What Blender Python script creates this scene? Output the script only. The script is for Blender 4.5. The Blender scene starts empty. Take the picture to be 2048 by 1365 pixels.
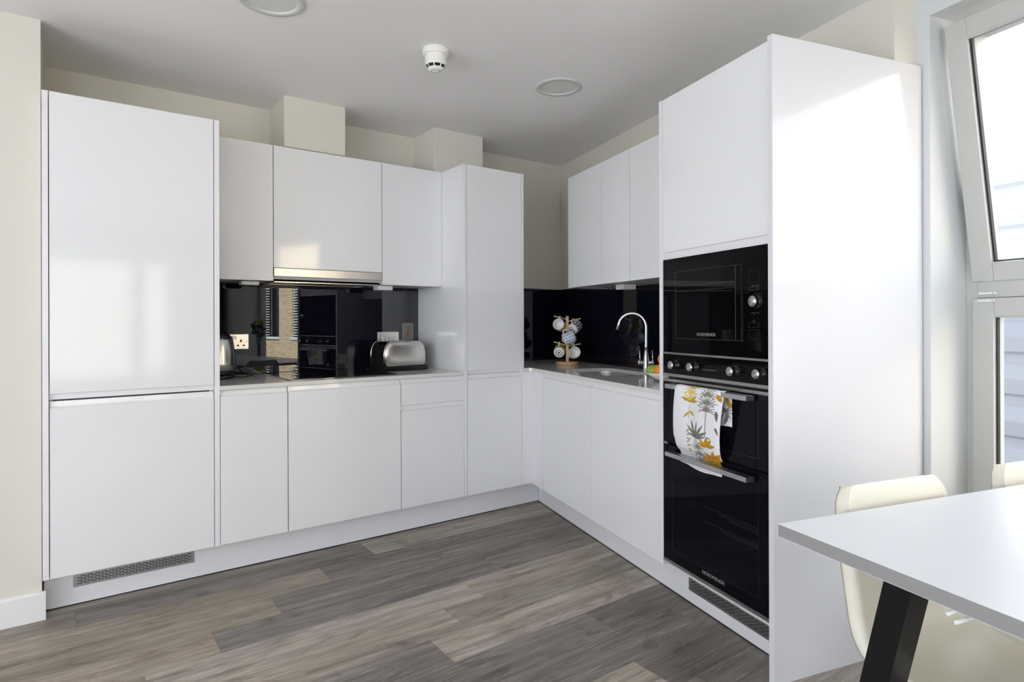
import bpy, bmesh, math, random
import numpy as np
from mathutils import Vector, Matrix, Euler
random.seed(7)
SC = bpy.context.scene
COL = SC.collection
PI = math.pi

# ------------------------------------------------------------------ camera
cam_d = bpy.data.cameras.new('camera')
cam = bpy.data.objects.new('camera', cam_d)
COL.objects.link(cam)
cam_d.sensor_width = 36.0
cam_d.lens = 1219.58 / 2048 * 36.0
cam_d.shift_y = -39.0 / 2048
cam_d.clip_start = 0.02
cam.matrix_world = (Matrix.Translation((-3.1104, -3.6123, 1.1795)) @ Matrix.Rotation(-0.6303, 4, 'Z')
                    @ Matrix.Rotation(PI / 2 + 0.0006, 4, 'X') @ Matrix.Rotation(-0.003, 4, 'Z'))
SC.camera = cam

# ------------------------------------------------------------------ world, sun, exposure
SC.view_settings.view_transform = 'Standard'
SC.view_settings.look = 'None'
SC.view_settings.gamma = 1.0
SC.view_settings.use_curve_mapping = False
SC.view_settings.exposure = 1.66
wd = bpy.data.worlds.new('daylight')
SC.world = wd
wd.use_nodes = True
bg = wd.node_tree.nodes['Background']
bg.inputs[0].default_value = (0.925, 0.935, 0.995, 1)
bg.inputs[1].default_value = 2.0
sun_d = bpy.data.lights.new('sun', 'SUN')
sun_d.energy = 20.0
sun_d.angle = 0.01
sun_d.color = (1.0, 0.94, 0.84)
sun = bpy.data.objects.new('sun', sun_d)
COL.objects.link(sun)
SC.cycles.use_denoising = True
SC.cycles.max_bounces = 12
SC.cycles.diffuse_bounces = 8
SC.cycles.glossy_bounces = 6
SC.cycles.transparent_max_bounces = 16
SC.cycles.sample_clamp_indirect = 6.0
SC.cycles.caustics_reflective = False
SC.cycles.caustics_refractive = False

# ------------------------------------------------------------------ frames
# 'L': the run on the back wall, (a, d, z) -> (a, -d, z)
# 'R': the run on the right wall, which leaves the corner at 75 degrees: a = distance from the corner, d = out from the wall
TH = 1.3155
Wv = Vector((-math.cos(TH), -math.sin(TH), 0))
Nv = Vector((-math.sin(TH), math.cos(TH), 0))
RROT = math.atan2(Nv.y, Nv.x)

def loc3(fr, a, d, z):                     # local (frame) coordinates
    if fr == 'L': return Vector((a, -d, z))
    if fr == 'R': return Vector((d, a, z))
    return Vector((a, d, z))
def world(fr, p):
    if fr == 'R': return Nv * p.x + Wv * p.y + Vector((0, 0, p.z))
    return p
sun.rotation_euler = (-(world('R', Vector((-0.62, 0.30, 0)))) + Vector((0, 0, 0.62))).to_track_quat('Z', 'Y').to_euler()

# ------------------------------------------------------------------ materials
def mat(name, color=(0.8, 0.8, 0.8), rough=0.5, metal=0.0, spec=0.5, coat=0.0, coat_r=0.03, bump=None, var=None, aniso=0.0):
    m = bpy.data.materials.new(name); m.use_nodes = True
    nt = m.node_tree; b = nt.nodes['Principled BSDF']
    b.inputs['Base Color'].default_value = (*color, 1)
    b.inputs['Roughness'].default_value = rough
    b.inputs['Metallic'].default_value = metal
    b.inputs['Specular IOR Level'].default_value = spec
    b.inputs['Coat Weight'].default_value = coat
    b.inputs['Coat Roughness'].default_value = coat_r
    if aniso: b.inputs['Anisotropic'].default_value = aniso
    tc = nt.nodes.new('ShaderNodeTexCoord')
    if var:      # (scale vector, amount, detail): slow colour mottling
        sc, amt, det = var
        mp = nt.nodes.new('ShaderNodeMapping'); mp.inputs['Scale'].default_value = sc
        nz = nt.nodes.new('ShaderNodeTexNoise'); nz.inputs['Scale'].default_value = 1.0; nz.inputs['Detail'].default_value = det
        nt.links.new(tc.outputs['Object'], mp.inputs[0]); nt.links.new(mp.outputs[0], nz.inputs['Vector'])
        rp = nt.nodes.new('ShaderNodeValToRGB')
        rp.color_ramp.elements[0].position = 0.3; rp.color_ramp.elements[1].position = 0.7
        rp.color_ramp.elements[0].color = (*[c * (1 - amt) for c in color], 1)
        rp.color_ramp.elements[1].color = (*[min(1, c * (1 + amt)) for c in color], 1)
        nt.links.new(nz.outputs['Fac'], rp.inputs[0]); nt.links.new(rp.outputs[0], b.inputs['Base Color'])
    if bump:     # (scale vector, strength)
        sc, st = bump
        mp = nt.nodes.new('ShaderNodeMapping'); mp.inputs['Scale'].default_value = sc
        nz = nt.nodes.new('ShaderNodeTexNoise'); nz.inputs['Scale'].default_value = 1.0; nz.inputs['Detail'].default_value = 3
        nt.links.new(tc.outputs['Object'], mp.inputs[0]); nt.links.new(mp.outputs[0], nz.inputs['Vector'])
        bp = nt.nodes.new('ShaderNodeBump'); bp.inputs['Strength'].default_value = st; bp.inputs['Distance'].default_value = 0.002
        nt.links.new(nz.outputs['Fac'], bp.inputs['Height']); nt.links.new(bp.outputs[0], b.inputs['Normal'])
    return m

M = {}
M['gloss'] = mat('gloss_white_lacquer', (0.80, 0.80, 0.80), 0.07, spec=0.6, bump=((2.2, 2.2, 2.2), 0.02))
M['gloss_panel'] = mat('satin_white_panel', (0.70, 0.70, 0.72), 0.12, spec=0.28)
M['panel'] = mat('white_panel_edge', (0.80, 0.79, 0.81), 0.35)
M['carcass'] = mat('grey_white_carcass', (0.50, 0.50, 0.50), 0.5)
M['plinth'] = mat('white_plinth', (0.80, 0.80, 0.82), 0.22)
M['wall'] = mat('cream_wall_paint', (0.70, 0.675, 0.60), 0.85, spec=0.2, bump=((60, 60, 60), 0.05))
M['wall_l'] = M['wall']
M['ceil'] = mat('white_ceiling_paint', (0.86, 0.845, 0.83), 0.9, spec=0.2, bump=((60, 60, 60), 0.04))
M['skirt'] = mat('white_gloss_paint', (0.80, 0.80, 0.79), 0.35)
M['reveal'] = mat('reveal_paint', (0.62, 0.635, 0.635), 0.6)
M['upvc'] = mat('window_frame_grey_white', (0.50, 0.50, 0.47), 0.35)
M['gasket'] = mat('black_rubber', (0.012, 0.012, 0.014), 0.5)
M['splash'] = mat('navy_black_glass', (0.004, 0.0045, 0.011), 0.0, spec=0.55)
M['black_glass'] = mat('black_glass', (0.003, 0.003, 0.0035), 0.01, spec=0.09)
M['oven_glass'] = mat('oven_door_glass', (0.003, 0.003, 0.005), 0.01, spec=0.10)
M['hob'] = mat('hob_glass', (0.003, 0.003, 0.004), 0.0, spec=1.0, coat=1.0, coat_r=0.0)
M['hob_ring'] = mat('hob_ring_print', (0.012, 0.012, 0.012), 0.2)
M['black'] = mat('matt_black', (0.008, 0.008, 0.009), 0.45)
M['blackgloss'] = mat('gloss_black_plastic', (0.006, 0.006, 0.007), 0.12)
M['blackmetal'] = mat('black_powder_coat', (0.005, 0.005, 0.006), 0.34, spec=0.3)
M['steel'] = mat('brushed_steel', (0.62, 0.60, 0.57), 0.26, metal=1, aniso=0.5, bump=((4, 4, 400), 0.04))
M['steel_dk'] = mat('dark_brushed_steel', (0.42, 0.41, 0.40), 0.32, metal=1)
M['alu'] = mat('satin_aluminium', (0.50, 0.51, 0.53), 0.35, metal=1)
M['chrome'] = mat('chrome', (0.85, 0.85, 0.86), 0.04, metal=1)
M['white_pl'] = mat('white_plastic', (0.78, 0.78, 0.75), 0.3)
M['cream_pl'] = mat('cream_chair_shell', (0.78, 0.745, 0.63), 0.35)
M['table'] = mat('white_laminate', (0.70, 0.71, 0.73), 0.32)
M['table_edge'] = mat('shaded_white_edging', (0.27, 0.265, 0.262), 0.5)  # white table edge, its shade put into this grey
M['trim_grey'] = mat('light_trim', (0.66, 0.655, 0.64), 0.4)
M['det'] = mat('detector_plastic', (0.80, 0.80, 0.74), 0.3)
M['bamboo'] = mat('bamboo', (0.60, 0.40, 0.20), 0.45, var=((8, 8, 60), 0.2, 3))
M['ceramic'] = mat('white_ceramic', (0.78, 0.77, 0.76), 0.15)
M['mustard'] = mat('mustard_glaze', (0.52, 0.40, 0.08), 0.25)
M['blueglaze'] = mat('pale_blue_glaze', (0.36, 0.46, 0.60), 0.25)
M['black_gl'] = mat('black_glaze', (0.015, 0.015, 0.03), 0.3)
M['grey_gl'] = mat('grey_glaze', (0.25, 0.25, 0.27), 0.3)
M['orange'] = mat('orange_peel', (0.85, 0.27, 0.03), 0.42, bump=((180, 180, 180), 0.5))
M['apple'] = mat('green_apple_skin', (0.28, 0.48, 0.05), 0.3, var=((14, 14, 14), 0.25, 3))
M['stalk'] = mat('stalk', (0.12, 0.07, 0.03), 0.7)
M['red'] = mat('red_print', (0.38, 0.03, 0.015), 0.5)
M['ink'] = mat('grey_print', (0.07, 0.075, 0.075), 0.5)
M['silver_ink'] = mat('silver_print', (0.28, 0.28, 0.28), 0.5)
M['dim_ink'] = mat('dim_print', (0.03, 0.03, 0.032), 0.5)
M['plate_dk'] = mat('dark_steel_plate', (0.20, 0.19, 0.17), 0.38, metal=0.6)
M['dark_in'] = mat('dark_cavity', (0.02, 0.02, 0.02), 0.6)
M['diff'] = mat('light_diffuser', (0.72, 0.72, 0.70), 0.4)
M['brick_dk'] = mat('shadow_block_brick', (0.13, 0.11, 0.11), 0.9)
M['white_ext'] = mat('white_cladding', (0.74, 0.77, 0.82), 0.6)
M['curtain'] = mat('grey_curtain_cloth', (0.10, 0.11, 0.13), 0.9)
M['yellow'] = mat('yellow_petals', (0.55, 0.48, 0.04), 0.6)
M['purple'] = mat('dark_purple_petals', (0.06, 0.03, 0.10), 0.6)
M['leaf'] = mat('dark_green_leaves', (0.02, 0.05, 0.015), 0.5)

def mat_glass(name, tint=(0.95, 0.97, 0.98), refl=1.0):
    m = bpy.data.materials.new(name); m.use_nodes = True; nt = m.node_tree; nt.nodes.clear()
    o = nt.nodes.new('ShaderNodeOutputMaterial'); mx = nt.nodes.new('ShaderNodeMixShader')
    t = nt.nodes.new('ShaderNodeBsdfTransparent'); t.inputs[0].default_value = (*tint, 1)
    g = nt.nodes.new('ShaderNodeBsdfGlossy'); g.inputs['Roughness'].default_value = 0.0
    gm = nt.nodes.new('ShaderNodeNewGeometry'); dt = nt.nodes.new('ShaderNodeVectorMath'); dt.operation = 'DOT_PRODUCT'
    nt.links.new(gm.outputs['Incoming'], dt.inputs[0]); nt.links.new(gm.outputs['Normal'], dt.inputs[1])
    def mth(op, a, b=None):
        n = nt.nodes.new('ShaderNodeMath'); n.operation = op
        for i, v in enumerate((a, b)):
            if v is None: continue
            if isinstance(v, (int, float)): n.inputs[i].default_value = v
            else: nt.links.new(v, n.inputs[i])
        return n.outputs[0]
    # Schlick reflectance, the same from both sides of the pane
    fr_ = mth('ADD', mth('MULTIPLY', mth('POWER', mth('SUBTRACT', 1.0, mth('ABSOLUTE', dt.outputs['Value'])), 5.0), 0.96 * refl), 0.04 * refl)
    nt.links.new(fr_, mx.inputs[0])
    nt.links.new(t.outputs[0], mx.inputs[1]); nt.links.new(g.outputs[0], mx.inputs[2]); nt.links.new(mx.outputs[0], o.inputs[0])
    return m
M['glass'] = mat_glass('window_glass')

def mat_quartz():
    m = mat('pale_quartz_worktop', (0.47, 0.46, 0.435), 0.10, spec=0.6)
    nt = m.node_tree; b = nt.nodes['Principled BSDF']; tc = nt.nodes.new('ShaderNodeTexCoord')
    nz = nt.nodes.new('ShaderNodeTexNoise'); nz.inputs['Scale'].default_value = 320; nz.inputs['Detail'].default_value = 2
    rp = nt.nodes.new('ShaderNodeValToRGB'); rp.color_ramp.elements[0].position = 0.35; rp.color_ramp.elements[1].position = 0.7
    rp.color_ramp.elements[0].color = (0.64, 0.63, 0.60, 1); rp.color_ramp.elements[1].color = (0.74, 0.73, 0.70, 1)
    nt.links.new(tc.outputs['Object'], nz.inputs['Vector']); nt.links.new(nz.outputs['Fac'], rp.inputs[0]); nt.links.new(rp.outputs[0], b.inputs['Base Color'])
    return m
M['quartz'] = mat_quartz()

def mat_floor():
    m = bpy.data.materials.new('oak_plank_vinyl'); m.use_nodes = True; nt = m.node_tree; b = nt.nodes['Principled BSDF']
    L = nt.links.new; N = nt.nodes.new
    at = N('ShaderNodeAttribute'); at.attribute_name = 'plank'       # x: tone, y: warmth, z: seed
    sp = N('ShaderNodeSeparateXYZ'); L(at.outputs['Vector'], sp.inputs[0])
    tc = N('ShaderNodeTexCoord')
    off = N('ShaderNodeCombineXYZ'); mm = N('ShaderNodeMath'); mm.operation = 'MULTIPLY'; mm.inputs[1].default_value = 37.0
    L(sp.outputs[2], mm.inputs[0]); L(mm.outputs[0], off.inputs[0]); L(mm.outputs[0], off.inputs[2])
    ad = N('ShaderNodeVectorMath'); L(tc.outputs['Object'], ad.inputs[0]); L(off.outputs[0], ad.inputs[1])
    def noise(scale, s, detail, dist=0.0):
        mp = N('ShaderNodeMapping'); mp.inputs['Scale'].default_value = scale
        n = N('ShaderNodeTexNoise'); n.inputs['Scale'].default_value = s; n.inputs['Detail'].default_value = detail; n.inputs['Distortion'].default_value = dist
        L(ad.outputs[0], mp.inputs[0]); L(mp.outputs[0], n.inputs['Vector']); return n
    n1 = noise((1.6, 22, 1), 1.0, 4, 0.6)       # broad grain bands
    n2 = noise((7, 190, 1), 1.0, 3)             # fine grain
    n3 = noise((4, 10, 1), 1.0, 3, 1.2)         # knots, blotches
    n4 = noise((9, 150, 1), 1.0, 3, 0.8)            # pale pores
    def ramp(fac, p0, c0, p1, c1):
        r = N('ShaderNodeValToRGB'); r.color_ramp.elements[0].position = p0; r.color_ramp.elements[0].color = (*c0, 1)
        r.color_ramp.elements[1].position = p1; r.color_ramp.elements[1].color = (*c1, 1); L(fac, r.inputs[0]); return r
    dark = ramp(n1.outputs['Fac'], 0.3, (0.118, 0.104, 0.096), 0.72, (0.265, 0.24, 0.225))
    light = ramp(n1.outputs['Fac'], 0.3, (0.30, 0.268, 0.232), 0.72, (0.58, 0.53, 0.465))
    mx = N('ShaderNodeMix'); mx.data_type = 'RGBA'
    L(sp.outputs[0], mx.inputs[0]); L(dark.outputs[0], mx.inputs[6]); L(light.outputs[0], mx.inputs[7])
    warm = N('ShaderNodeMix'); warm.data_type = 'RGBA'; warm.blend_type = 'MULTIPLY'
    L(sp.outputs[1], warm.inputs[0]); L(mx.outputs[2], warm.inputs[6]); warm.inputs[7].default_value = (0.98, 0.90, 0.82, 1)
    f2 = ramp(n2.outputs['Fac'], 0.3, (0.70, 0.69, 0.68), 0.7, (1.16, 1.16, 1.16))
    m2 = N('ShaderNodeMix'); m2.data_type = 'RGBA'; m2.blend_type = 'MULTIPLY'; m2.inputs[0].default_value = 1
    L(warm.outputs[2], m2.inputs[6]); L(f2.outputs[0], m2.inputs[7])
    f3 = ramp(n3.outputs['Fac'], 0.27, (0.62, 0.58, 0.54), 0.45, (1, 1, 1))
    m3 = N('ShaderNodeMix'); m3.data_type = 'RGBA'; m3.blend_type = 'MULTIPLY'; m3.inputs[0].default_value = 1
    L(m2.outputs[2], m3.inputs[6]); L(f3.outputs[0], m3.inputs[7])
    f4 = ramp(n4.outputs['Fac'], 0.60, (0, 0, 0), 0.72, (0.16, 0.155, 0.15))
    m4 = N('ShaderNodeMix'); m4.data_type = 'RGBA'; m4.blend_type = 'ADD'; m4.inputs[0].default_value = 1
    L(m3.outputs[2], m4.inputs[6]); L(f4.outputs[0], m4.inputs[7])
    L(m4.outputs[2], b.inputs['Base Color'])
    b.inputs['Roughness'].default_value = 0.42; b.inputs['Specular IOR Level'].default_value = 0.4
    bp = N('ShaderNodeBump'); bp.inputs['Strength'].default_value = 0.12; bp.inputs['Distance'].default_value = 0.001
    L(n2.outputs['Fac'], bp.inputs['Height']); L(bp.outputs[0], b.inputs['Normal'])
    return m
M['floor'] = mat_floor()

def mat_brick():
    m = bpy.data.materials.new('yellow_stock_brick'); m.use_nodes = True; nt = m.node_tree; b = nt.nodes['Principled BSDF']
    tc = nt.nodes.new('ShaderNodeTexCoord'); mp = nt.nodes.new('ShaderNodeMapping'); mp.inputs['Rotation'].default_value = (PI / 2, 0, PI / 2)
    sx = nt.nodes.new('ShaderNodeSeparateXYZ'); cx = nt.nodes.new('ShaderNodeCombineXYZ')
    nt.links.new(tc.outputs['Object'], sx.inputs[0]); nt.links.new(sx.outputs[1], cx.inputs[0]); nt.links.new(sx.outputs[2], cx.inputs[1])
    br = nt.nodes.new('ShaderNodeTexBrick')
    br.inputs['Color1'].default_value = (0.78, 0.64, 0.40, 1); br.inputs['Color2'].default_value = (0.55, 0.42, 0.28, 1)
    br.inputs['Mortar'].default_value = (0.30, 0.27, 0.22, 1); br.inputs['Scale'].default_value = 1.0
    br.inputs['Mortar Size'].default_value = 0.012; br.inputs['Brick Width'].default_value = 0.225; br.inputs['Row Height'].default_value = 0.078
    nt.links.new(cx.outputs[0], br.inputs['Vector']); nt.links.new(br.outputs['Color'], b.inputs['Base Color'])
    b.inputs['Roughness'].default_value = 0.9
    return m
M['brick'] = mat_brick()

# ------------------------------------------------------------------ mesh builder
class MB:
    def __init__(s): s.v = []; s.f = []; s.m = []; s.sm = []
    def add(s, vs, fs, mi=0, smooth=False):
        o = len(s.v); s.v += [tuple(p) for p in vs]
        for k, f in enumerate(fs):
            s.f.append([i + o for i in f]); s.m.append(mi[k] if isinstance(mi, list) else mi); s.sm.append(smooth)
    def from_bm(s, bm, mi=0, smooth=False):
        bm.verts.ensure_lookup_table()
        for i, v in enumerate(bm.verts): v.index = i
        s.add([v.co.copy() for v in bm.verts], [[v.index for v in f.verts] for f in bm.faces], mi, smooth); bm.free()
    def box(s, p0, p1, bev=0.0, mi=0, seg=2):
        x0, x1 = sorted((p0[0], p1[0])); y0, y1 = sorted((p0[1], p1[1])); z0, z1 = sorted((p0[2], p1[2]))
        vs = [(x, y, z) for z in (z0, z1) for y in (y0, y1) for x in (x0, x1)]
        fs = [(0, 2, 3, 1), (4, 5, 7, 6), (0, 1, 5, 4), (2, 6, 7, 3), (0, 4, 6, 2), (1, 3, 7, 5)]
        if bev <= 0: s.add(vs, fs, mi); return
        bm = bmesh.new(); bv = [bm.verts.new(v) for v in vs]
        for f in fs: bm.faces.new([bv[i] for i in f])
        bmesh.ops.bevel(bm, geom=list(bm.edges), offset=bev, segments=seg, affect='EDGES', profile=0.6)
        s.from_bm(bm, mi)
    def prism(s, poly, ax, lo, hi, mi=0, smooth=False):   # poly: list of 2D points in the two other axes (cyclic order), extruded along ax
        n = len(poly); vs = []
        for h in (lo, hi):
            for p in poly:
                q = [p[0], p[1]]; q.insert(ax, h); vs.append(q)
        fs = [list(range(n)), list(range(n, 2 * n))[::-1]]
        for i in range(n): fs.append([i, i + n, (i + 1) % n + n, (i + 1) % n])
        s.add(vs, fs, mi, smooth)
    def lathe(s, prof, c=(0, 0, 0), seg=32, mi=0, smooth=True, axis=None, cap=True):
        # prof: (r, h); axis: rotation matrix from z-up to the wanted direction
        R = axis if axis is not None else Matrix.Identity(3); c = Vector(c); vs = []
        for r, h in prof:
            for k in range(seg):
                a = 2 * PI * k / seg; vs.append(c + R @ Vector((r * math.cos(a), r * math.sin(a), h)))
        fs = []; mis = []
        for j in range(len(prof) - 1):
            for k in range(seg):
                fs.append([j * seg + k, j * seg + (k + 1) % seg, (j + 1) * seg + (k + 1) % seg, (j + 1) * seg + k])
                mis.append(mi(j, k) if callable(mi) else (mi[j] if isinstance(mi, list) else mi))
        if cap:
            fs.append(list(range(seg))[::-1]); mis.append(mis[0]); fs.append([(len(prof) - 1) * seg + k for k in range(seg)]); mis.append(mis[-2])
        s.add(vs, fs, mis, smooth)
    def tube(s, pts, r, seg=12, mi=0, closed=False, smooth=True):
        pts = [Vector(p) for p in pts]; n = len(pts); rs = r if isinstance(r, (list, tuple)) else [r] * n
        vs = []; up = None
        for i, p in enumerate(pts):
            if closed: t = pts[(i + 1) % n] - pts[i - 1]
            else: t = pts[min(i + 1, n - 1)] - pts[max(i - 1, 0)]
            t.normalize()
            if up is None: up = Vector((0, 0, 1)) if abs(t.z) < 0.9 else Vector((1, 0, 0))
            x = t.cross(up).normalized(); y = x.cross(t).normalized(); up = y
            for k in range(seg):
                a = 2 * PI * k / seg; vs.append(p + (x * math.cos(a) + y * math.sin(a)) * rs[i])
        fs = []
        for i in range(n if closed else n - 1):
            j = (i + 1) % n
            for k in range(seg): fs.append([i * seg + k, i * seg + (k + 1) % seg, j * seg + (k + 1) % seg, j * seg + k])
        if not closed: fs += [list(range(seg))[::-1], [(n - 1) * seg + k for k in range(seg)]]
        s.add(vs, fs, mi, smooth)
    def ball(s, c, r, seg=24, rings=14, mi=0, sq=(1, 1, 1), dent=0.0):
        prof = []
        vs = []; c = Vector(c)
        for j in range(1, rings):
            t = PI * j / rings
            for k in range(seg):
                a = 2 * PI * k / seg; rr = math.sin(t); zz = math.cos(t)
                zz -= dent * math.exp(-(rr / 0.35) ** 2) * (1 if zz > 0 else -0.6)
                vs.append(c + Vector((r * sq[0] * rr * math.cos(a), r * sq[1] * rr * math.sin(a), r * sq[2] * zz)))
        top = len(vs); vs.append(c + Vector((0, 0, r * sq[2] * (1 - dent)))); vs.append(c - Vector((0, 0, r * sq[2] * (1 - dent * 0.6))))
        fs = []
        for j in range(rings - 2):
            for k in range(seg): fs.append([j * seg + k, j * seg + (k + 1) % seg, (j + 1) * seg + (k + 1) % seg, (j + 1) * seg + k])
        for k in range(seg):
            fs.append([top, (k + 1) % seg, k]); fs.append([top + 1, (rings - 2) * seg + k, (rings - 2) * seg + (k + 1) % seg])
        s.add(vs, fs, mi, True)

def build(name, mb, mats, parent=None, origin=(0, 0, 0), fr='W', props=None, recalc=True):
    """one mesh object; vertices are given in frame coordinates and stored relative to the origin"""
    if not isinstance(mats, (list, tuple)): mats = [mats]
    og = Vector(parent['_o']) if parent is not None else Vector(origin)
    frm = parent['_f'] if parent is not None else fr
    me = bpy.data.meshes.new(name)
    me.from_pydata([(Vector(v) - og)[:] for v in mb.v], [], mb.f)
    for mt in mats: me.materials.append(mt)
    me.polygons.foreach_set('material_index', mb.m); me.polygons.foreach_set('use_smooth', mb.sm)
    if recalc:
        bm = bmesh.new(); bm.from_mesh(me); bmesh.ops.recalc_face_normals(bm, faces=bm.faces); bm.to_mesh(me); bm.free()
    me.update()
    o = bpy.data.objects.new(name, me); COL.objects.link(o)
    o['_o'] = list(og); o['_f'] = frm
    if parent is not None: o.parent = parent
    else:
        o.location = world(frm, og); o.rotation_euler = (0, 0, RROT if frm == 'R' else 0)
    if props:
        for k, v in props.items(): o[k] = v
    return o
def thing(name, label, cat, fr, origin, group=None):
    o = bpy.data.objects.new(name, None); COL.objects.link(o)
    o.empty_display_size = 0.05
    o['_o'] = list(origin); o['_f'] = fr
    o.location = world(fr, Vector(origin)); o.rotation_euler = (0, 0, RROT if fr == 'R' else 0)
    o['label'] = label; o['category'] = cat
    if group: o['group'] = group
    return o
def P(label, cat, group=None):
    d = {'label': label, 'category': cat}
    if group: d['group'] = group
    return d
S = {'kind': 'structure'}

def fbox(mb, fr, a0, a1, d0, d1, z0, z1, bev=0.0, mi=0):
    mb.box(loc3(fr, a0, d0, z0), loc3(fr, a1, d1, z1), bev, mi)
def one(fr, *boxes, bev=0.0):
    mb = MB()
    for b in boxes: fbox(mb, fr, *b, bev=bev)
    return mb

def text_mb(body, size, fr, a, d, z, depth=0.0006, mirror=False, align='CENTER', shear=0):
    """raised lettering on a front: runs along the wall, reads from the room"""
    c = bpy.data.curves.new('t', 'FONT'); c.body = body; c.size = size; c.align_x = align; c.align_y = 'CENTER'; c.extrude = depth; c.space_character = 1.05; c.shear = shear
    o = bpy.data.objects.new('t', c); COL.objects.link(o)
    dg = bpy.context.evaluated_depsgraph_get(); me = bpy.data.meshes.new_from_object(o.evaluated_get(dg))
    mb = MB(); sgn = 1
    vs = [loc3(fr, a + v.co.x, d + v.co.z, z + v.co.y) for v in me.vertices]
    mb.add(vs, [list(p.vertices) for p in me.polygons])
    bpy.data.objects.remove(o); bpy.data.curves.remove(c); bpy.data.meshes.remove(me)
    return mb

def each(name, mbs, mats, parent):
    return [build(name, m_, mats, parent=parent) for m_ in mbs]

# key dimensions ---------------------------------------------------
F = 0.577          # door front plane
WF = 0.3193        # wall unit front plane
ZC = 2.389         # ceiling
ZT = 2.103         # top of all units
ZD = 0.162         # bottom of doors
ZW = 0.890         # worktop top
ZU = 1.397         # bottom of wall units

# ================================================================== STRUCTURE
# floor: planks laid parallel to the back wall
def make_floor():
    # for each row: where one joint falls, then tone and warmth of the planks left of it, right of it, and the next
    rows = {0: (-3.085, [(0.30, .7), (0.06, 0), (0.80, .3)]), 1: (-2.137, [(0.55, .8), (0.05, 0), (0.22, .5)]),
            2: (-2.41, [(0.45, .9), (0.08, 0.1), (0.12, .4)]), 3: (-2.668, [(0.68, .9), (0.02, 0), (0.20, .4)]),
            4: (-2.904, [(0.40, .9), (0.85, .2), (0.80, .4)]), 5: (-1.865, [(0.75, .5), (0.50, .4), (0.60, .5)]),
            6: (-2.028, [(0.10, .2), (1.0, .25), (0.40, .6)]), 7: (-1.418, [(0.12, 0), (0.0, .5), (0.1, .2)]),
            8: (-2.35, [(0.3, .2), (0.10, 0), (0.08, .3)]), 9: (-1.525, [(0.85, .5), (0.05, .4), (.5, .5)])}
    PW = 0.1815; PL = 1.235; y_first = -0.517
    mb = MB(); attr = []
    mb.prism([(-5.75, 0.25), (0.45, 0.25), tuple((Nv * -0.42).xy), tuple((Nv * -0.42 + Wv * 6.81).xy), (-5.75, -6.70)], 2, -0.12, -0.0012, 1); attr += [(0, 0, 0)] * len(mb.f)
    j = -3
    rnd = random.Random(3)
    while True:
        y1 = y_first - PW * j; y0 = y1 - PW
        if y1 < -6.7: break
        if j in rows: x_ref, tones = rows[j]
        else: x_ref, tones = -3.4 + rnd.random() * PL, None
        k0 = math.floor((-5.6 - x_ref) / PL)
        for k in range(k0, 8):
            x0 = x_ref + k * PL; x1 = x0 + PL
            xr = 0.10 + min(0, (y1 + 0.0) * 0.2609) + 0.15
            if x1 < -5.6 or x0 > xr: continue
            if tones is not None and -1 <= k < len(tones) - 1: tn, wm = tones[k + 1]
            else: tn, wm = rnd.choice([0.1, 0.2, 0.5, 0.7, 0.8]), rnd.random() * 0.6
            e = 0.0004
            fbox(mb, 'W', max(x0, -5.6) + e, min(x1, xr) - e, y0 + e, min(y1, .1) - e, -0.003, 0.0)
            attr += [(tn, wm, rnd.random())] * 6
        j += 1
    o = build('floor', mb, [M['floor'], M['dark_in']], props=S, recalc=False)
    at = o.data.attributes.new('plank', 'FLOAT_VECTOR', 'FACE')
    at.data.foreach_set('vector', [c for t in attr for c in t])
make_floor()

mb = MB(); mb.prism([(-5.75, 0.25), (0.45, 0.25), tuple((Nv * -0.42).xy), tuple((Nv * -0.42 + Wv * 6.81).xy), (-5.75, -6.70)], 2, ZC, ZC + 0.12)
build('ceiling', mb, M['ceil'], props=S)
build('wall_back', one('W', (-5.7, 0.5, 0.0, 0.25, -0.05, ZC)), M['wall'], props=S)
# nib wall beside the fridge housing
build('wall_left', one('W', (-5.7, -3.194, -0.543, 0.0, -0.05, ZC)), M['wall'], props=S)
mb = MB()
mb.prism([(-0.543, 0.0), (-0.558, 0.0), (-0.558, 0.104), (-0.552, 0.110), (-0.543, 0.112)], 0, -5.6, -3.181)
build('baseboard_left', mb, M['skirt'], props=S)
# two boxed-in risers above the wall units
build('wall_boxing_left', one('L', (-2.1768, -1.8416, 0.0, 0.2849, ZU + .72, ZC), bev=0.002), M['wall'], props=S)
build('wall_boxing_right', one('L', (-1.2666, -0.9112, 0.0, 0.2788, ZT + .005, ZC), bev=0.002), M['wall'], props=S)
# right wall with the window opening
SH = 2.283; S0 = 2.785; S1 = 5.20
mb = MB()
for b in [(-0.35, 2.737, -0.42, 0.0, -0.05, ZC), (2.737, S0, -0.42, -0.117, -0.05, ZC), (S0, S1, -0.42, -0.117, SH, ZC),
          (S0, S1, -0.42, -0.117, -0.05, 0.45), (S1, 6.81, -0.42, -0.117, -0.05, ZC)]:
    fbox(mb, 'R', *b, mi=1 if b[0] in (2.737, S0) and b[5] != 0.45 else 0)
build('wall_right', mb, [M['wall'], M['reveal']], fr='R', props=S)
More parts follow.
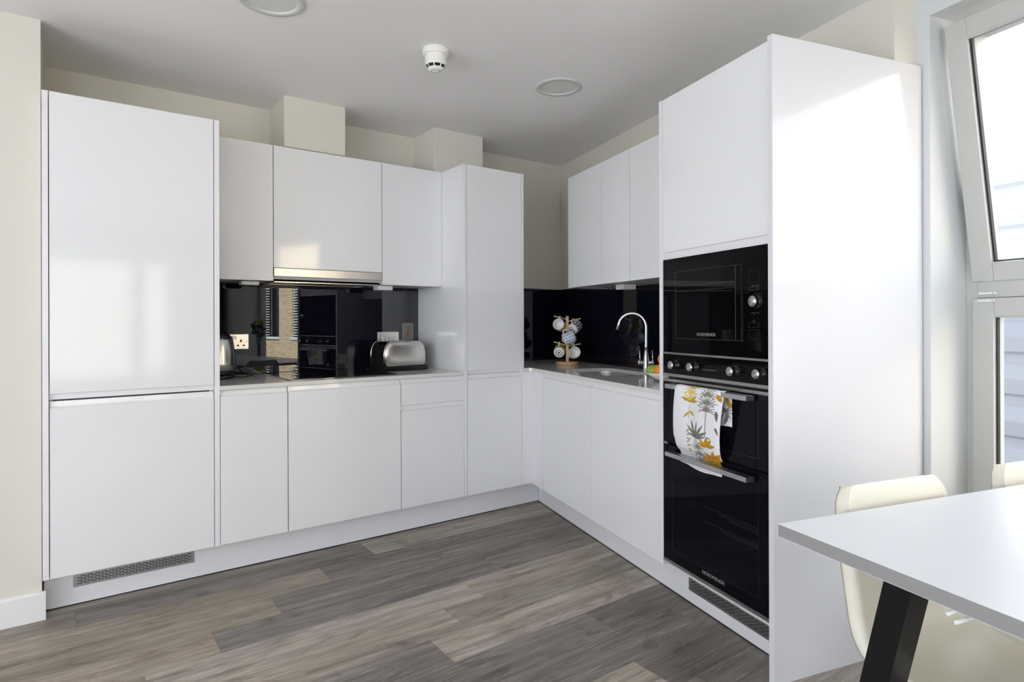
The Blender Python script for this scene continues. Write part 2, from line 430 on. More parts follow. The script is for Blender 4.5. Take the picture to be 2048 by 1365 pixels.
# far wall behind the camera, with its window and an added fill opening, and the far left wall with another
mb = MB()
BY = 6.5
for b in [(-5.7, -5.3, BY, BY + .2, -0.05, ZC), (-3.6, -3.40, BY, BY + .2, -0.05, ZC), (-5.3, -3.6, BY, BY + .2, 2.25, ZC), (-5.3, -3.6, BY, BY + .2, -0.05, 0.10), (-2.0, -1.30, BY, BY + .2, -0.05, ZC), (-3.40, -2.0, BY, BY + .2, 2.0, ZC), (-3.40, -2.0, BY, BY + .2, -0.05, 0.45)]:
    fbox(mb, 'L', *b)
build('wall_front', mb, M['wall'], props=S)
build('wall_side', one('W', (-5.75, -5.55, -6.7, -5.3, -0.05, ZC), (-5.75, -5.55, -1.5, 0.2, -0.05, ZC), (-5.75, -5.55, -5.3, -1.5, 2.28, ZC), (-5.75, -5.55, -5.3, -1.5, -0.05, 0.08)), M['wall'], props=S)
w5 = build('added_fill_window_side', one('W', (-5.68, -5.62, -5.3, -5.24, .08, 2.28), (-5.68, -5.62, -1.56, -1.5, .08, 2.28), (-5.68, -5.62, -3.43, -3.37, .08, 2.28), (-5.68, -5.62, -5.24, -1.56, 2.21, 2.28), (-5.68, -5.62, -5.24, -1.56, .08, .15)), M['upvc'], props=S)  # added side opening, lets sky fill onto the right-hand fronts
build('pane', one('W', (-5.652, -5.648, -5.24, -3.43, .15, 2.21), (-5.652, -5.648, -3.37, -1.56, .15, 2.21)), M['glass'], parent=w5)
mb = MB()
for b in [(-3.40, -3.34, .03), (-2.46, -2.31, .03), (-2.06, -2.0, .03)]:
    fbox(mb, 'L', b[0], b[1], BY + .05, BY + .12, 0.45, 2.0)
fbox(mb, 'L', -3.4, -2.0, BY + .05, BY + .12, 0.45, 0.52); fbox(mb, 'L', -3.4, -2.0, BY + .05, BY + .12, 1.94, 2.0)
w3 = build('window_3', mb, M['upvc'], props=S)
build('pane', one('L', (-3.34, -2.46, BY + .08, BY + .085, 0.52, 1.94), (-2.31, -2.06, BY + .08, BY + .085, 0.52, 1.94)), M['glass'], parent=w3)

# ------------------------------------------------------------------ windows in the right wall
def ring(mb, a0, a1, z0, z1, d0, d1, w, wt=None, wb=None, bev=0.003):
    wt = w if wt is None else wt; wb = w if wb is None else wb
    fbox(mb, 'R', a0, a0 + w, d0, d1, z0, z1, bev=bev); fbox(mb, 'R', a1 - w, a1, d0, d1, z0, z1, bev=bev)
    fbox(mb, 'R', a0 + w, a1 - w, d0, d1, z1 - wt, z1, bev=bev); fbox(mb, 'R', a0 + w, a1 - w, d0, d1, z0, z0 + wb, bev=bev)
SM = 3.90
W1 = MB()
ring(W1, S0, SM, 0.45, SH, -0.385, -0.312, 0.042, wt=0.05)
fbox(W1, 'R', S0 + .04, SM - .04, -0.385, -0.309, 1.262, 1.322, bev=0.003)     # transom
w1 = build('window_1', W1, M['upvc'], fr='R', props=S)
# lower sash, shut
sb = MB(); ring(sb, 2.813, SM - 0.03, 0.48, 1.2605, -0.36, -0.300, 0.0715, wt=0.066)
fbox(sb, 'R', 2.8845 - .012, 2.8845, -0.335, -0.303, 0.55, 1.197, bev=0.004); fbox(sb, 'R', 2.88, SM - 0.1, -0.335, -0.303, 1.190, 1.200, bev=0.004)
sash = build('lower_sash', sb, M['upvc'], parent=w1)
gb = MB(); ring(gb, 2.8838, SM - 0.10, 0.545, 1.1955, -0.328, -0.314, 0.0055, bev=0)
build('gasket', gb, M['gasket'], parent=sash)
build('pane', one('R', (2.884, SM - .10, -0.326, -0.322, 0.545, 1.196)), M['glass'], parent=sash)
# hinges / stay covers
hb = MB(); fbox(hb, 'R', 2.829, 2.893, -0.309, -0.297, 1.2735, 1.2815, bev=0.002)
for a in (2.834, 2.885): hb.lathe([(0.0022, 0), (0.0022, 0.0008)], loc3('R', a, -0.297, 1.2775), 10, 1, axis=Matrix.Rotation(PI / 2, 3, 'Y'))
build('stay_cover', hb, [M['white_pl'], M['steel_dk']], parent=w1)
hb = MB(); fbox(hb, 'R', 2.829, 2.893, -0.300, -0.292, 1.247, 1.255, bev=0.002)
for a in (2.834, 2.885): hb.lathe([(0.0022, 0), (0.0022, 0.0008)], loc3('R', a, -0.292, 1.251), 10, 1, axis=Matrix.Rotation(PI / 2, 3, 'Y'))
build('stay_cover', hb, [M['white_pl'], M['steel_dk']], parent=w1)
# upper sash, tilted inwards about its bottom edge
TILT = math.atan2(0.150, 0.911); LEN = 0.923
def tilt_mb(src):
    out = MB(); out.f = src.f; out.m = src.m; out.sm = src.sm
    Rm = Matrix.Rotation(TILT, 3, 'Y'); pv = Vector((-0.300, 0, 1.322))
    out.v = [tuple(pv + Rm @ (Vector(v) - pv)) for v in src.v]; return out
sb = MB(); ring(sb, 2.813, SM - 0.03, 1.322, 1.322 + LEN, -0.36, -0.300, 0.0715, wt=0.066, wb=0.066)
fbox(sb, 'R', 2.8845 - .012, 2.8845, -0.335, -0.303, 1.38, 1.322 + LEN - .064, bev=0.004); fbox(sb, 'R', 2.88, SM - 0.1, -0.335, -0.303, 1.322 + LEN - .072, 1.322 + LEN - .062, bev=0.004)
us = build('tilted_upper_sash', tilt_mb(sb), M['upvc'], parent=w1)
gb = MB(); ring(gb, 2.8838, SM - 0.10, 1.386, 1.322 + LEN - .0655, -0.328, -0.314, 0.0065, bev=0)
build('gasket', tilt_mb(gb), M['gasket'], parent=us)
build('pane', tilt_mb(one('R', (2.884, SM - .10, -0.326, -0.322, 1.386, 1.322 + LEN - .065))), M['glass'], parent=us)
# second window: one tall pane
W2 = MB(); ring(W2, SM, S1, 0.45, SH, -0.385, -0.312, 0.055, wt=0.17, wb=0.09)
w2 = build('window_2', W2, M['upvc'], fr='R', props=S)
build('pane', one('R', (SM + .05, S1 - .05, -0.35, -0.345, 0.53, SH - .15)), M['glass'], parent=w2)

# ================================================================== KITCHEN UNITS
def door_mb(fr, a0, a1, z0, z1, jt=True, front=F, th=0.020, g=0.0022, jh=0.027):
    """slab door; with jt the top edge is scooped back to make the finger pull"""
    mb = MB(); a0 += g; a1 -= g
    if jt:
        zf = z1 - jh
        pr = [(front - th, z0), (front - 0.0012, z0), (front, z0 + 0.0012), (front, zf - 0.0015), (front - 0.0012, zf), (front - 0.010, zf + 0.0035), (front - 0.0135, zf + 0.008), (front - 0.0145, z1), (front - th, z1)]
    else:
        pr = [(front - th, z0), (front - 0.0012, z0), (front, z0 + 0.0012), (front, z1 - 0.0012), (front - 0.0012, z1), (front - th, z1)]
    n = len(pr); vs = [loc3(fr, a0, d, z) for d, z in pr] + [loc3(fr, a1, d, z) for d, z in pr]
    fs = [list(range(n)), list(range(n, 2 * n))[::-1]] + [[i, (i + 1) % n, (i + 1) % n + n, i + n] for i in range(n)]
    mb.add(vs, fs); return mb
def carcass(fr, a0, a1, z0, z1, dmax, d0=0.004):
    return one(fr, (a0 + .001, a1 - .001, d0, dmax, z0, z1))

ZB = 0.867      # top of base doors
# tall fridge housing
A = -3.1907; B = -2.5481
t = thing('fridge_cabinet', 'tall white fridge cabinet with two plain doors, at the far left against the cream wall', 'cabinet', 'L', loc3('L', (A + B) / 2, .3, ZD))
build('body', one('L', (A + .022, B - .023, 0.004, F - .024, ZD, ZT - .002)), M['carcass'], parent=t)
build('side_panel', one('L', (A, A + .0205, 0.004, F + .001, ZD, ZT), bev=.0008), M['panel'], parent=t)
build('side_panel', one('L', (B - .0215, B, 0.004, F + .001, ZD - .001, ZT), bev=.0008), M['panel'], parent=t)
build('upper_door', door_mb('L', A + .0215, B - .0225, 0.898, ZT, False), M['gloss'], parent=t)
build('lower_door', door_mb('L', A + .0215, B - .0225, ZD, ZB, True), M['gloss'], parent=t)
build('rail', one('L', (A + .022, B - .023, F - .030, F - .014, 0.874, 0.930)), M['panel'], parent=t)
build('shadow_gap', one('L', (-3.157, -2.590, F - .026, F - .0145, 0.8675, 0.8735)), M['dark_in'], parent=t)
# base units left
def base_unit(fr, a0, a1, label, drawer=False, ztop=0.8685):
    t = thing('base_cabinet', label, 'cabinet', fr, loc3(fr, (a0 + a1) / 2, .3, ZD), 'white base cabinets under the worktop')
    mb = carcass(fr, a0, a1, ZD + .001, ztop, F - .024)
    if ztop < .8: fbox(mb, fr, a0 + .001, a1 - .001, F - .040, F - .024, ztop, .8685)
    build('body', mb, M['carcass'], parent=t)
    if drawer:
        build('drawer', door_mb(fr, a0, a1, 0.7245, ZB, True), M['gloss'], parent=t)
        build('door', door_mb(fr, a0, a1, ZD, 0.7215, True), M['gloss'], parent=t)
    else:
        build('door', door_mb(fr, a0, a1, ZD, ZB, True), M['gloss'], parent=t)
    return t
base_unit('L', -2.5481, -2.2445, 'narrow white base cabinet right of the tall fridge cabinet, under the kettle')
base_unit('L', -2.2445, -1.6444, 'wide white base cabinet with one door under the black hob')
base_unit('L', -1.6444, -1.2423, 'white base cabinet with a drawer over a door, under the toaster', True)
# larder
A = -1.2423; B = -0.8046
t = thing('larder_cabinet', 'tall narrow white larder cabinet right of the toaster, by the room corner', 'cabinet', 'L', loc3('L', (A + B) / 2, .3, ZD))
build('body', one('L', (A + .021, B - .019, 0.004, F - .024, ZD, ZT - .002)), M['carcass'], parent=t)
build('side_panel', one('L', (A, A + .0190, 0.004, F + .001, ZD - .001, ZT + .001), bev=.0008), M['gloss'], parent=t)
build('side_panel', one('L', (B - .0172, B, 0.004, F + .001, ZD, ZT + .001), bev=.0008), M['panel'], parent=t)
build('upper_door', door_mb('L', A + .020, B - .0178, 0.8945, ZT, False), M['gloss'], parent=t)
build('lower_door', door_mb('L', A + .020, B - .0178, ZD, ZB + .002, True), M['gloss'], parent=t)
build('rail', one('L', (A + .0205, B - .0185, F - .030, F - .014, 0.8715, 0.925)), M['panel'], parent=t)
# corner post where the two runs meet
cs = (F + Nv.y * F) / -Wv.y           # distance along R of the inner door corner
cw = Wv * cs + Nv * F
mb = MB()
e1 = Wv * 0.9215 + Nv * F; e2 = Wv * 0.9215 + Nv * (F - .018)
i1 = Vector((cw.x + 0.016, cw.y + 0.018, 0))
poly = [(-0.8040, -F), (cw.x, cw.y), (e1.x, e1.y), (e2.x, e2.y), (i1.x, i1.y), (-0.8040, -F + .018)]
mb.prism(poly, 2, ZD, 0.8685)
build('corner_post', mb, M['panel'], origin=(cw.x, cw.y, ZD), props=P('white angled filler post in the inner corner between larder cabinet and sink run', 'filler panel'))
base_unit('R', 0.9223, 1.5151, 'white base cabinet under the sink, next to the corner post', ztop=.70)
base_unit('R', 1.5151, 2.1173, 'white base cabinet between the sink cabinet and the black ovens')

# plinths
PD = 0.473
cp = (PD + Nv.y * PD) / -Wv.y; pw = Wv * cp + Nv * PD
mb = MB(); mb.prism([(-3.189, -PD), (pw.x, pw.y), (pw.x + .02, pw.y + .016), (-3.189, -PD + .016)], 2, 0.006, ZD)
p1 = build('plinth', mb, M['plinth'], origin=(-2.0, -PD, 0), props=P('long white plinth under the cabinets on the back wall', 'plinth'))
build('dark_floor_strip', one('L', (-3.189, -0.86, PD - .014, PD - .002, 0, 0.0062)), M['gasket'], parent=p1)  # dark strip between plinth and floor
mb = MB(); fbox(mb, 'R', cp + .004, 2.7360, PD - .016, PD, 0.006, ZD)
p2 = build('plinth', mb, M['plinth'], fr='R', origin=loc3('R', 1.5, PD, 0), props=P('white plinth under the sink cabinets and ovens, on the right', 'plinth'))
build('dark_floor_strip', one('R', (cp + .004, 2.7360, PD - .014, PD - .002, 0, 0.0062)), M['gasket'], parent=p2)
def grille(fr, a0, a1, z0, z1, label, nx):
    t = thing('ventilation_grille', label, 'grille', fr, loc3(fr, (a0 + a1) / 2, PD, z0), 'slotted metal plinth grilles')
    build('plate', one(fr, (a0, a1, PD, PD + .0022, z0, z1), bev=.0005), M['alu'], parent=t)
    mb = MB(); rows = 6; pitch = (a1 - a0 - .03) / nx; hz = (z1 - z0) * 0.74; zb = z0 + (z1 - z0) * 0.17
    for r in range(rows):
        zz = zb + hz * (r + .5) / rows; sh = pitch * .5 if r % 2 else 0
        for k in range(nx):
            x0 = a0 + .013 + k * pitch + sh
            fbox(mb, fr, x0, x0 + pitch * .72, PD + .0018, PD + .0026, zz - .0016, zz + .0016)
    build('slots', mb, M['dark_in'], parent=t)
grille('L', -3.092, -2.639, 0.0755, 0.1265, 'perforated metal grille in the plinth below the tall fridge cabinet', 17)
grille('R', 2.172, 2.7330, 0.055, 0.1075, 'perforated metal grille in the plinth below the black oven', 21)

# wall units
def wall_unit(fr, a0, a1, label, z0=ZU, side=None, name='wall_cabinet'):
    t = thing(name, label, 'cabinet', fr, loc3(fr, (a0 + a1) / 2, .15, ZU), 'white wall cabinets')
    build('body', carcass(fr, a0, a1, ZU + .002, ZT, WF - .021), M['carcass'], parent=t)
    build('door', door_mb(fr, a0, a1, z0, ZT + .001, False, front=WF), M['gloss'], parent=t)
    return t
wall_unit('L', -2.5475, -2.2428, 'white wall cabinet between the fridge cabinet and the cooker hood')
hc = wall_unit('L', -2.2428, -1.6370, 'wide white wall cabinet over the steel cooker hood strip', z0=1.467)
wall_unit('L', -1.6370, -1.2425, 'white wall cabinet above the toaster, beside the tall larder')
u = wall_unit('R', 0.7765, 1.1800, 'white wall cabinet on the right wall nearest the room corner')
build('side_panel', one('R', (0.7555, 0.7755, 0.004, WF, ZU, ZT + .001), bev=.0008), M['panel'], parent=u)
wall_unit('R', 1.1800, 1.4850, 'narrow white wall cabinet in the middle of the three above the sink')
wall_unit('R', 1.4850, 2.1170, 'white wall cabinet beside the tall oven housing, above the tap')

# oven housing
A = 2.1173; B = 2.7582
t = thing('oven_cabinet', 'tall white housing around the two black ovens, with a wide blank end panel', 'cabinet', 'R', loc3('R', 2.44, .3, 0))
build('side_panel', one('R', (A, A + .0217, 0.004, F + .001, ZD, ZT + .001), bev=.0008), M['panel'], parent=t)
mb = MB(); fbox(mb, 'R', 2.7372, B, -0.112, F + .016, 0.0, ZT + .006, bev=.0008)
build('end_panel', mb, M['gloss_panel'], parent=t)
mb = MB(); fbox(mb, 'R', A + .022, 2.7370, 0.004, 0.02, ZD, ZT)
fbox(mb, 'R', A + .022, 2.7370, 0.004, F - .022, 1.452, ZT); fbox(mb, 'R', A + .022, 2.7370, 0.004, F - .03, ZD, 0.178)
build('body', mb, M['carcass'], parent=t)
build('door', door_mb('R', A + .0225, 2.7365, 1.465, ZT, False), M['gloss'], parent=t)
build('rail', one('R', (A + .023, 2.7365, F - .022, F - .012, 1.4365, 1.466)), M['panel'], parent=t)

# ------------------------------------------------------------------ worktops
mb = one('L', (-2.5475, -1.2428, 0.0065, F + .003, 0.8700, ZW), bev=.0012)
build('worktop', mb, M['quartz'], fr='L', origin=loc3('L', -1.9, .3, .87), props=P('pale grey stone worktop on the back wall, holding hob, kettle and toaster', 'worktop'))

def rounded(a0, a1, d0, d1, r, n=8, rs=None):
    out = []; rs = rs or (r, r, r, r)
    for (ca, cd, st), rr in zip(((a1, d1, 0), (a0, d1, 1), (a0, d0, 2), (a1, d0, 3)), rs):
        sx = -1 if ca == a1 else 1; sy = -1 if cd == d1 else 1
        for k in range(n + 1):
            an = st * PI / 2 + PI / 2 * k / n
            out.append((ca + sx * rr + rr * math.cos(an), cd + sy * rr + rr * math.sin(an)))
    return out
FW = F + .003
cc = (FW + Nv.y * FW) / -Wv.y; cwp = Wv * cc + Nv * FW
def RW(a, d): v = Wv * a + Nv * d; return (v.x, v.y)
ch1 = (cwp.x - 0.016, cwp.y); q = Wv * (cc + .016) + Nv * FW
b0 = Nv * 0.0065
# back corner of the two glass-clad walls
kb = (0.0065 + Nv.y * 0.0065) / -Wv.y; kbw = Wv * kb + Nv * 0.0065
outer = [(-0.8040, -0.0065), (-0.8040, -FW), ch1, (q.x, q.y), RW(2.1168, FW), RW(2.1168, 0.0065), (kbw.x, kbw.y)]
cut = [RW(a, d) for a, d in rounded(0.950, 1.462, 0.135, 0.452, 0.06, rs=(0.05, 0.04, 0.10, 0.05))]
grooves = [[RW(a, d) for a, d in rounded(1.52, 1.985, dd - .003, dd + .003, .0028, n=3)] for dd in (0.19, 0.245, 0.30, 0.355, 0.41)]
def worktop_right():
    bm = bmesh.new()
    def loop(pts, z):
        vs = [bm.verts.new((x, y, z)) for x, y in pts]
        es = [bm.edges.new((vs[i], vs[(i + 1) % len(vs)])) for i in range(len(vs))]
        return vs, es
    tops = [loop(outer, ZW), loop(cut, ZW)] + [loop(g, ZW) for g in grooves]
    bmesh.ops.triangle_fill(bm, edges=[e for _, es in tops for e in es], use_beauty=True)
    bots = [loop(outer, 0.87), loop(cut, 0.87)]
    bmesh.ops.triangle_fill(bm, edges=[e for _, es in bots for e in es], use_beauty=True)
    for (tv, _), (bv, _) in zip(tops[:2], bots):
        for i in range(len(tv)):
            j = (i + 1) % len(tv); bm.faces.new((tv[i], tv[j], bv[j], bv[i]))
    for (tv, _), g in zip(tops[2:], grooves):
        bv = [bm.verts.new((x, y, ZW - .004)) for x, y in g]
        for i in range(len(tv)):
            j = (i + 1) % len(tv); bm.faces.new((tv[i], tv[j], bv[j], bv[i]))
        bm.faces.new(bv)
    mb = MB(); mb.from_bm(bm); return mb
wt = build('worktop', worktop_right(), M['quartz'], origin=(-1.0, -0.9, .87), props=P('pale grey stone corner worktop with sink cut-out and drainer grooves', 'worktop'))
# sink bowl
def sink():
    mb = MB(); rings = []
    for (ins, z, r) in ((0.0, .8695, 0), (0.001, .84, 0), (0.004, .74, 0), (0.03, .715, 0), (0.14, .708, 0)):
        rr = [max(0.012, x - ins * .6) for x in (0.05, 0.04, 0.10, 0.05)]
        rings.append([loc3('R', a, d, z) for a, d in rounded(0.950 - .004 + ins, 1.462 + .004 - ins, 0.135 - .004 + ins, 0.452 + .004 - ins, 0.05, rs=rr)])
    n = len(rings[0]); vs = [v for rg in rings for v in rg]; fs = []
    for j in range(len(rings) - 1):
        for k in range(n): fs.append([j * n + k, j * n + (k + 1) % n, (j + 1) * n + (k + 1) % n, (j + 1) * n + k])
    fs.append([(len(rings) - 1) * n + k for k in range(n)])
    mb.add(vs, fs, 0, True); return mb
sk = build('sink', sink(), M['steel'], fr='R', origin=loc3('R', 1.2, .29, .708), props=P('stainless steel sink bowl sunk into the corner worktop', 'sink'))
mb = MB(); mb.lathe([(0.0, 0.0005), (0.036, 0.0005), (0.04, 0.003), (0.045, 0.001)], loc3('R', 1.2, .29, .709), 24, cap=False)
build('drain', mb, M['steel_dk'], parent=sk)

# splashbacks
build('splashback', one('L', (-2.5475, -1.2430, 0.0008, 0.006, ZW, 1.43)), M['splash'], fr='L', origin=loc3('L', -1.9, 0, .89), props=P('dark navy glass splashback behind the hob, reflecting the window', 'splashback'))
mb = MB(); mb.prism([(-0.8040, -0.006), (-0.8040, 0.0), (-0.0005, 0.0), (-0.0068, -0.006)], 2, ZW, 1.428)
build('splashback', mb, M['splash'], origin=(-.4, 0, .89), props=P('short navy glass splashback between the larder cabinet and the room corner', 'splashback'))
build('splashback', one('R', (0.0072, 2.1168, 0.0008, 0.006, ZW, 1.428)), M['splash'], fr='R', origin=loc3('R', 1.0, 0, .89), props=P('long navy glass splashback behind the mug tree and the tap', 'splashback'))

# ------------------------------------------------------------------ cooker hood
A = -2.2400; B = -1.6400
t = thing('cooker_hood', 'slim built-in cooker hood with a brushed steel front strip above the hob', 'cooker hood', 'L', loc3('L', -1.94, .2, 1.41))
build('front_strip', one('L', (A, B, WF - .020, WF + .004, 1.4225, 1.4645), bev=.001), M['steel'], parent=t)
build('housing', one('L', (A + .004, B - .004, 0.02, WF - .021, 1.408, 1.3965 + .002)), M['black'], parent=t)
mb = MB(); fbox(mb, 'L', A + .01, B - .01, 0.235, 0.285, 1.3925, 1.398); fbox(mb, 'L', A + .01, B - .01, 0.04, 0.06, 1.3925, 1.398)
fbox(mb, 'L', A + .01, A + .04, 0.06, 0.235, 1.3925, 1.398); fbox(mb, 'L', B - .04, B - .01, 0.06, 0.235, 1.3925, 1.398)
build('underside_frame', mb, M['steel'], parent=t)
mb = MB()
for k in range(24): fbox(mb, 'L', A + .05 + k * .0208, A + .062 + k * .0208, 0.07, 0.225, 1.3945, 1.3975)
build('grease_filter', mb, M['steel_dk'], parent=t)
mb = text_mb('PRIMA', 0.011, 'L', A + .082, WF + .0042, 1.443, .0003)
fbox(mb, 'L', A + .049, A + .055, WF + .0035, WF + .0046, 1.440, 1.446)
build('brand_mark', mb, M['steel_dk'], parent=t)

# under-cabinet light drivers
def driver(fr, a0, a1, d0, d1, z0, label):
    t = thing('light_driver', label, 'light driver', fr, loc3(fr, (a0 + a1) / 2, (d0 + d1) / 2, z0), 'white driver boxes under the wall cabinets')
    build('body', one(fr, (a0, a1, d0, d1, z0, ZU - .0005), bev=.003), M['white_pl'], parent=t)
    build('end_cap', one(fr, (a0 - .006, a0, d0 + .004, d1 - .004, z0 + .003, ZU - .001), bev=.001), M['white_pl'], parent=t)
driver('L', -2.375, -2.295, 0.17, 0.245, 1.377, 'small white driver box under the wall cabinet left of the hood')
driver('L', -1.632, -1.545, 0.19, 0.265, 1.370, 'small white driver box under the wall cabinet above the toaster')
driver('R', 1.150, 1.235, 0.12, 0.205, 1.368, 'small white driver box with a cable under the right wall cabinets')
mb = MB(); mb.tube([loc3('R', 1.06 + .1 * k / 8, .225, 1.393 - .014 * math.sin(PI * k / 8)) for k in range(9)], .0022, 6)
build('cable', mb, M['gasket'], fr='R', origin=loc3('R', 1.1, .225, 1.39), props=P('short black cable looping under the right wall cabinets', 'cable'))

# ------------------------------------------------------------------ hob
t = thing('hob', 'flat black glass hob let into the worktop under the cooker hood', 'hob', 'L', loc3('L', -1.925, .27, ZW))
build('glass_plate', one('L', (-2.215, -1.635, 0.030, 0.512, ZW, ZW + .005), bev=.0012), M['hob'], parent=t)
for x, d, r in ((-2.07, .15, .09), (-2.07, .37, .075), (-1.79, .15, .075), (-1.79, .37, .09)):
    mb = MB(); mb.lathe([(r, 0), (r, .0002), (r - .0015, .0002), (r - .0015, 0)], loc3('L', x, d, ZW + .005), 48, cap=False)
    build('cooking_zone', mb, M['hob_ring'], parent=t)

# ------------------------------------------------------------------ microwave
A = 2.1405; B = 2.7350
def axis_d(fr):        # z-up lathe turned to point out of the wall
    return Matrix.Rotation(PI / 2, 3, 'Y') if fr == 'R' else Matrix.Rotation(PI / 2, 3, 'X')
t = thing('microwave', 'built-in black glass microwave above the double oven', 'microwave', 'R', loc3('R', 2.44, .3, 1.053))
mb = MB(); fbox(mb, 'R', A, B, F - .020, F - .002, 1.0535, 1.4355, bev=.001); fbox(mb, 'R', A + .02, B - .02, 0.1, F - .02, 1.08, 1.42)
build('trim_frame', mb, M['black_glass'], parent=t)
dz0, dz1 = 1.1125, 1.3765
dr = build('door', one('R', (2.2305, 2.6035, F - .002, F + .0035, dz0, dz1), bev=.0008), M['black_glass'], parent=t)
mb = MB()
for b in ((2.2285, 2.6055, dz1, dz1 + .003), (2.2285, 2.6055, dz0 - .003, dz0), (2.2285, 2.2305, dz0, dz1), (2.6035, 2.6055, dz0, dz1), (2.2305, 2.57, dz1 - .078, dz1 - .076)):
    fbox(mb, 'R', b[0], b[1], F - .0015, F + .0038 if b[2] == dz1 - .078 else F - .0005, b[2], b[3])
build('door_gap', mb, M['gasket'], parent=t)
mb = MB(); fbox(mb, 'R', 2.5730, 2.5745, F + .003, F + .0042, dz0 + .001, dz1 - .001); fbox(mb, 'R', 2.250, 2.565, F + .003, F + .0040, 1.3205, 1.3215)
fbox(mb, 'R', 2.2312, 2.2322, F + .003, F + .0042, dz0, dz1); fbox(mb, 'R', 2.6022, 2.6030, F + .003, F + .0042, dz0, dz1)
build('door_edge_lines', mb, M['ink'], parent=dr)
build('brand_text', text_mb('NORDMENDE', 0.0165, 'R', 2.416, F + .0037, 1.129, .0004), M['silver_ink'], parent=dr)
# control column
kc = loc3('R', 2.6700, F - .002, 1.2465)
mb = MB(); mb.lathe([(0.0245, 0.0), (0.0245, .003), (0.021, .004), (0.019, .018), (0.0185, .022), (0.0165, .022)], kc, 36, [0, 0, 0, 0, 1], axis=axis_d('R'), cap=False)
mb.lathe([(0.0178, .0215), (0.0172, .0235), (0.0001, .0238)], kc, 36, 1, axis=axis_d('R'), cap=False)
build('dial', mb, [M['blackgloss'], M['steel']], parent=t)
mb = MB()
for k in range(26):
    an = -0.15 + k * (PI * 1.05) / 25
    c = kc + Vector((.0022, math.cos(an) * .0285, math.sin(an) * .0285)); mb.box(c - Vector((.0004, .0006, .0006)), c + Vector((.0004, .0006, .0006)))
for zz, w, n in ((1.302, .018, 2), (1.2075, .018, 2), (1.2035, .008, 1), (1.182, .007, 1), (1.178, .015, 1)):
    for i in range(n): fbox(mb, 'R', 2.6620 - w + i * (w * 1.1), 2.6620 - w + i * (w * 1.1) + w * .85, F - .0022, F - .0016, zz - .0008, zz + .0008)
build('control_marks', mb, M['ink'], parent=t)
for z0, z1, rim in ((1.310, 1.352, .0008), (1.284, 1.298, .002), (1.158, 1.174, .0008), (1.118, 1.150, .0008)):
    mb = MB()
    for b in ((2.632, 2.679, z1 - rim, z1), (2.632, 2.679, z0, z0 + rim), (2.632, 2.632 + rim, z0, z1), (2.679 - rim, 2.679, z0, z1)):
        fbox(mb, 'R', b[0], b[1], F - .0021, F - .0012, b[2], b[3])
    build('button_outline', mb, M['dim_ink'], parent=t)

# ------------------------------------------------------------------ double oven
t = thing('double_oven', 'built-in black double oven with four knobs and two bar handles', 'oven', 'R', loc3('R', 2.44, .3, .185))
build('body', one('R', (A + .01, B - .01, 0.1, F - .022, .19, 1.04)), M['black'], parent=t)
cpn = build('control_panel', one('R', (A, B, F - .020, F - .001, 0.9665, 1.0455), bev=.001), M['black_glass'], parent=t)
each('metal_trim', [one('R', (A, B, F - .018, F + .0005, 1.0455, 1.0530), bev=.0006), one('R', (A, B, F - .016, F + .0015, 0.9545, 0.9665), bev=.0008),
     one('R', (A, B, F - .02, F + .0005, 0.186, 0.1975), bev=.0008), one('R', (A, A + .028, F - .012, F + .0008, 0.6735, 0.681))], M['steel_dk'], t)
for i, (s_, mk) in enumerate(((2.229, 4), (2.348, 5), (2.569, 6), (2.693, 4))):
    kc = loc3('R', s_, F - .001, 1.0030); mb = MB()
    mb.lathe([(0.0225, 0), (0.0225, .003), (0.0180, .004), (0.0170, .026), (0.0163, .029)], kc, 36, 0, axis=axis_d('R'), cap=False)
    mb.lathe([(0.0163, .0288), (0.0158, .0312), (0.0001, .0308)], kc, 36, 1, axis=axis_d('R'), cap=False)
    mb.box(kc + Vector((.0308, -.0007, .006)), kc + Vector((.0314, .0007, .013)), 0, 0)
    build('knob', mb, [M['blackgloss'], M['steel']], parent=cpn)
    mb = MB()
    for k in range(mk):
        an = PI * 0.5 - 1.9 + 3.8 * k / (mk - 1); c = kc + Vector((.0004, math.cos(an) * .030, math.sin(an) * .027))
        mb.box(c - Vector((.0004, .0022, .0011)), c + Vector((.0004, .0022, .0011)))
    build('dial_marks', mb, M['ink'], parent=cpn)
mb = MB()
fbox(mb, 'R', 2.385, 2.465, F - .0014, F - .0006, 0.9935, 1.000)
for k in range(4): fbox(mb, 'R', 2.392 + k * .022, 2.396 + k * .022, F - .0014, F - .0006, 0.976, 0.979)
build('clock_display', mb, M['dim_ink'], parent=cpn)
def oven_door(z0, z1, name):
    d = build(name, one('R', (A + .001, B - .001, F - .018, F, z0, z1), bev=.001), M['oven_glass'], parent=t)
    return d
ud = oven_door(0.6815, 0.9320, 'upper_door')
build('door_top_trim', one('R', (A + .001, B - .001, F - .018, F + .0006, 0.9325, 0.9440), bev=.0006), M['steel_dk'], parent=ud)
ld = oven_door(0.1985, 0.6720, 'lower_door')
for d, z0, z1 in ((ud, .715, .905), (ld, .245, .615)):
    mb = MB()
    for b in ((2.20, 2.675, z0, z0 + .0008), (2.20, 2.2008, z0, z1), (2.6742, 2.675, z0, z1)):
        fbox(mb, 'R', b[0], b[1], F - .0002, F + .0003, b[2], b[3])
    build('window_border', mb, M['dim_ink'], parent=d)
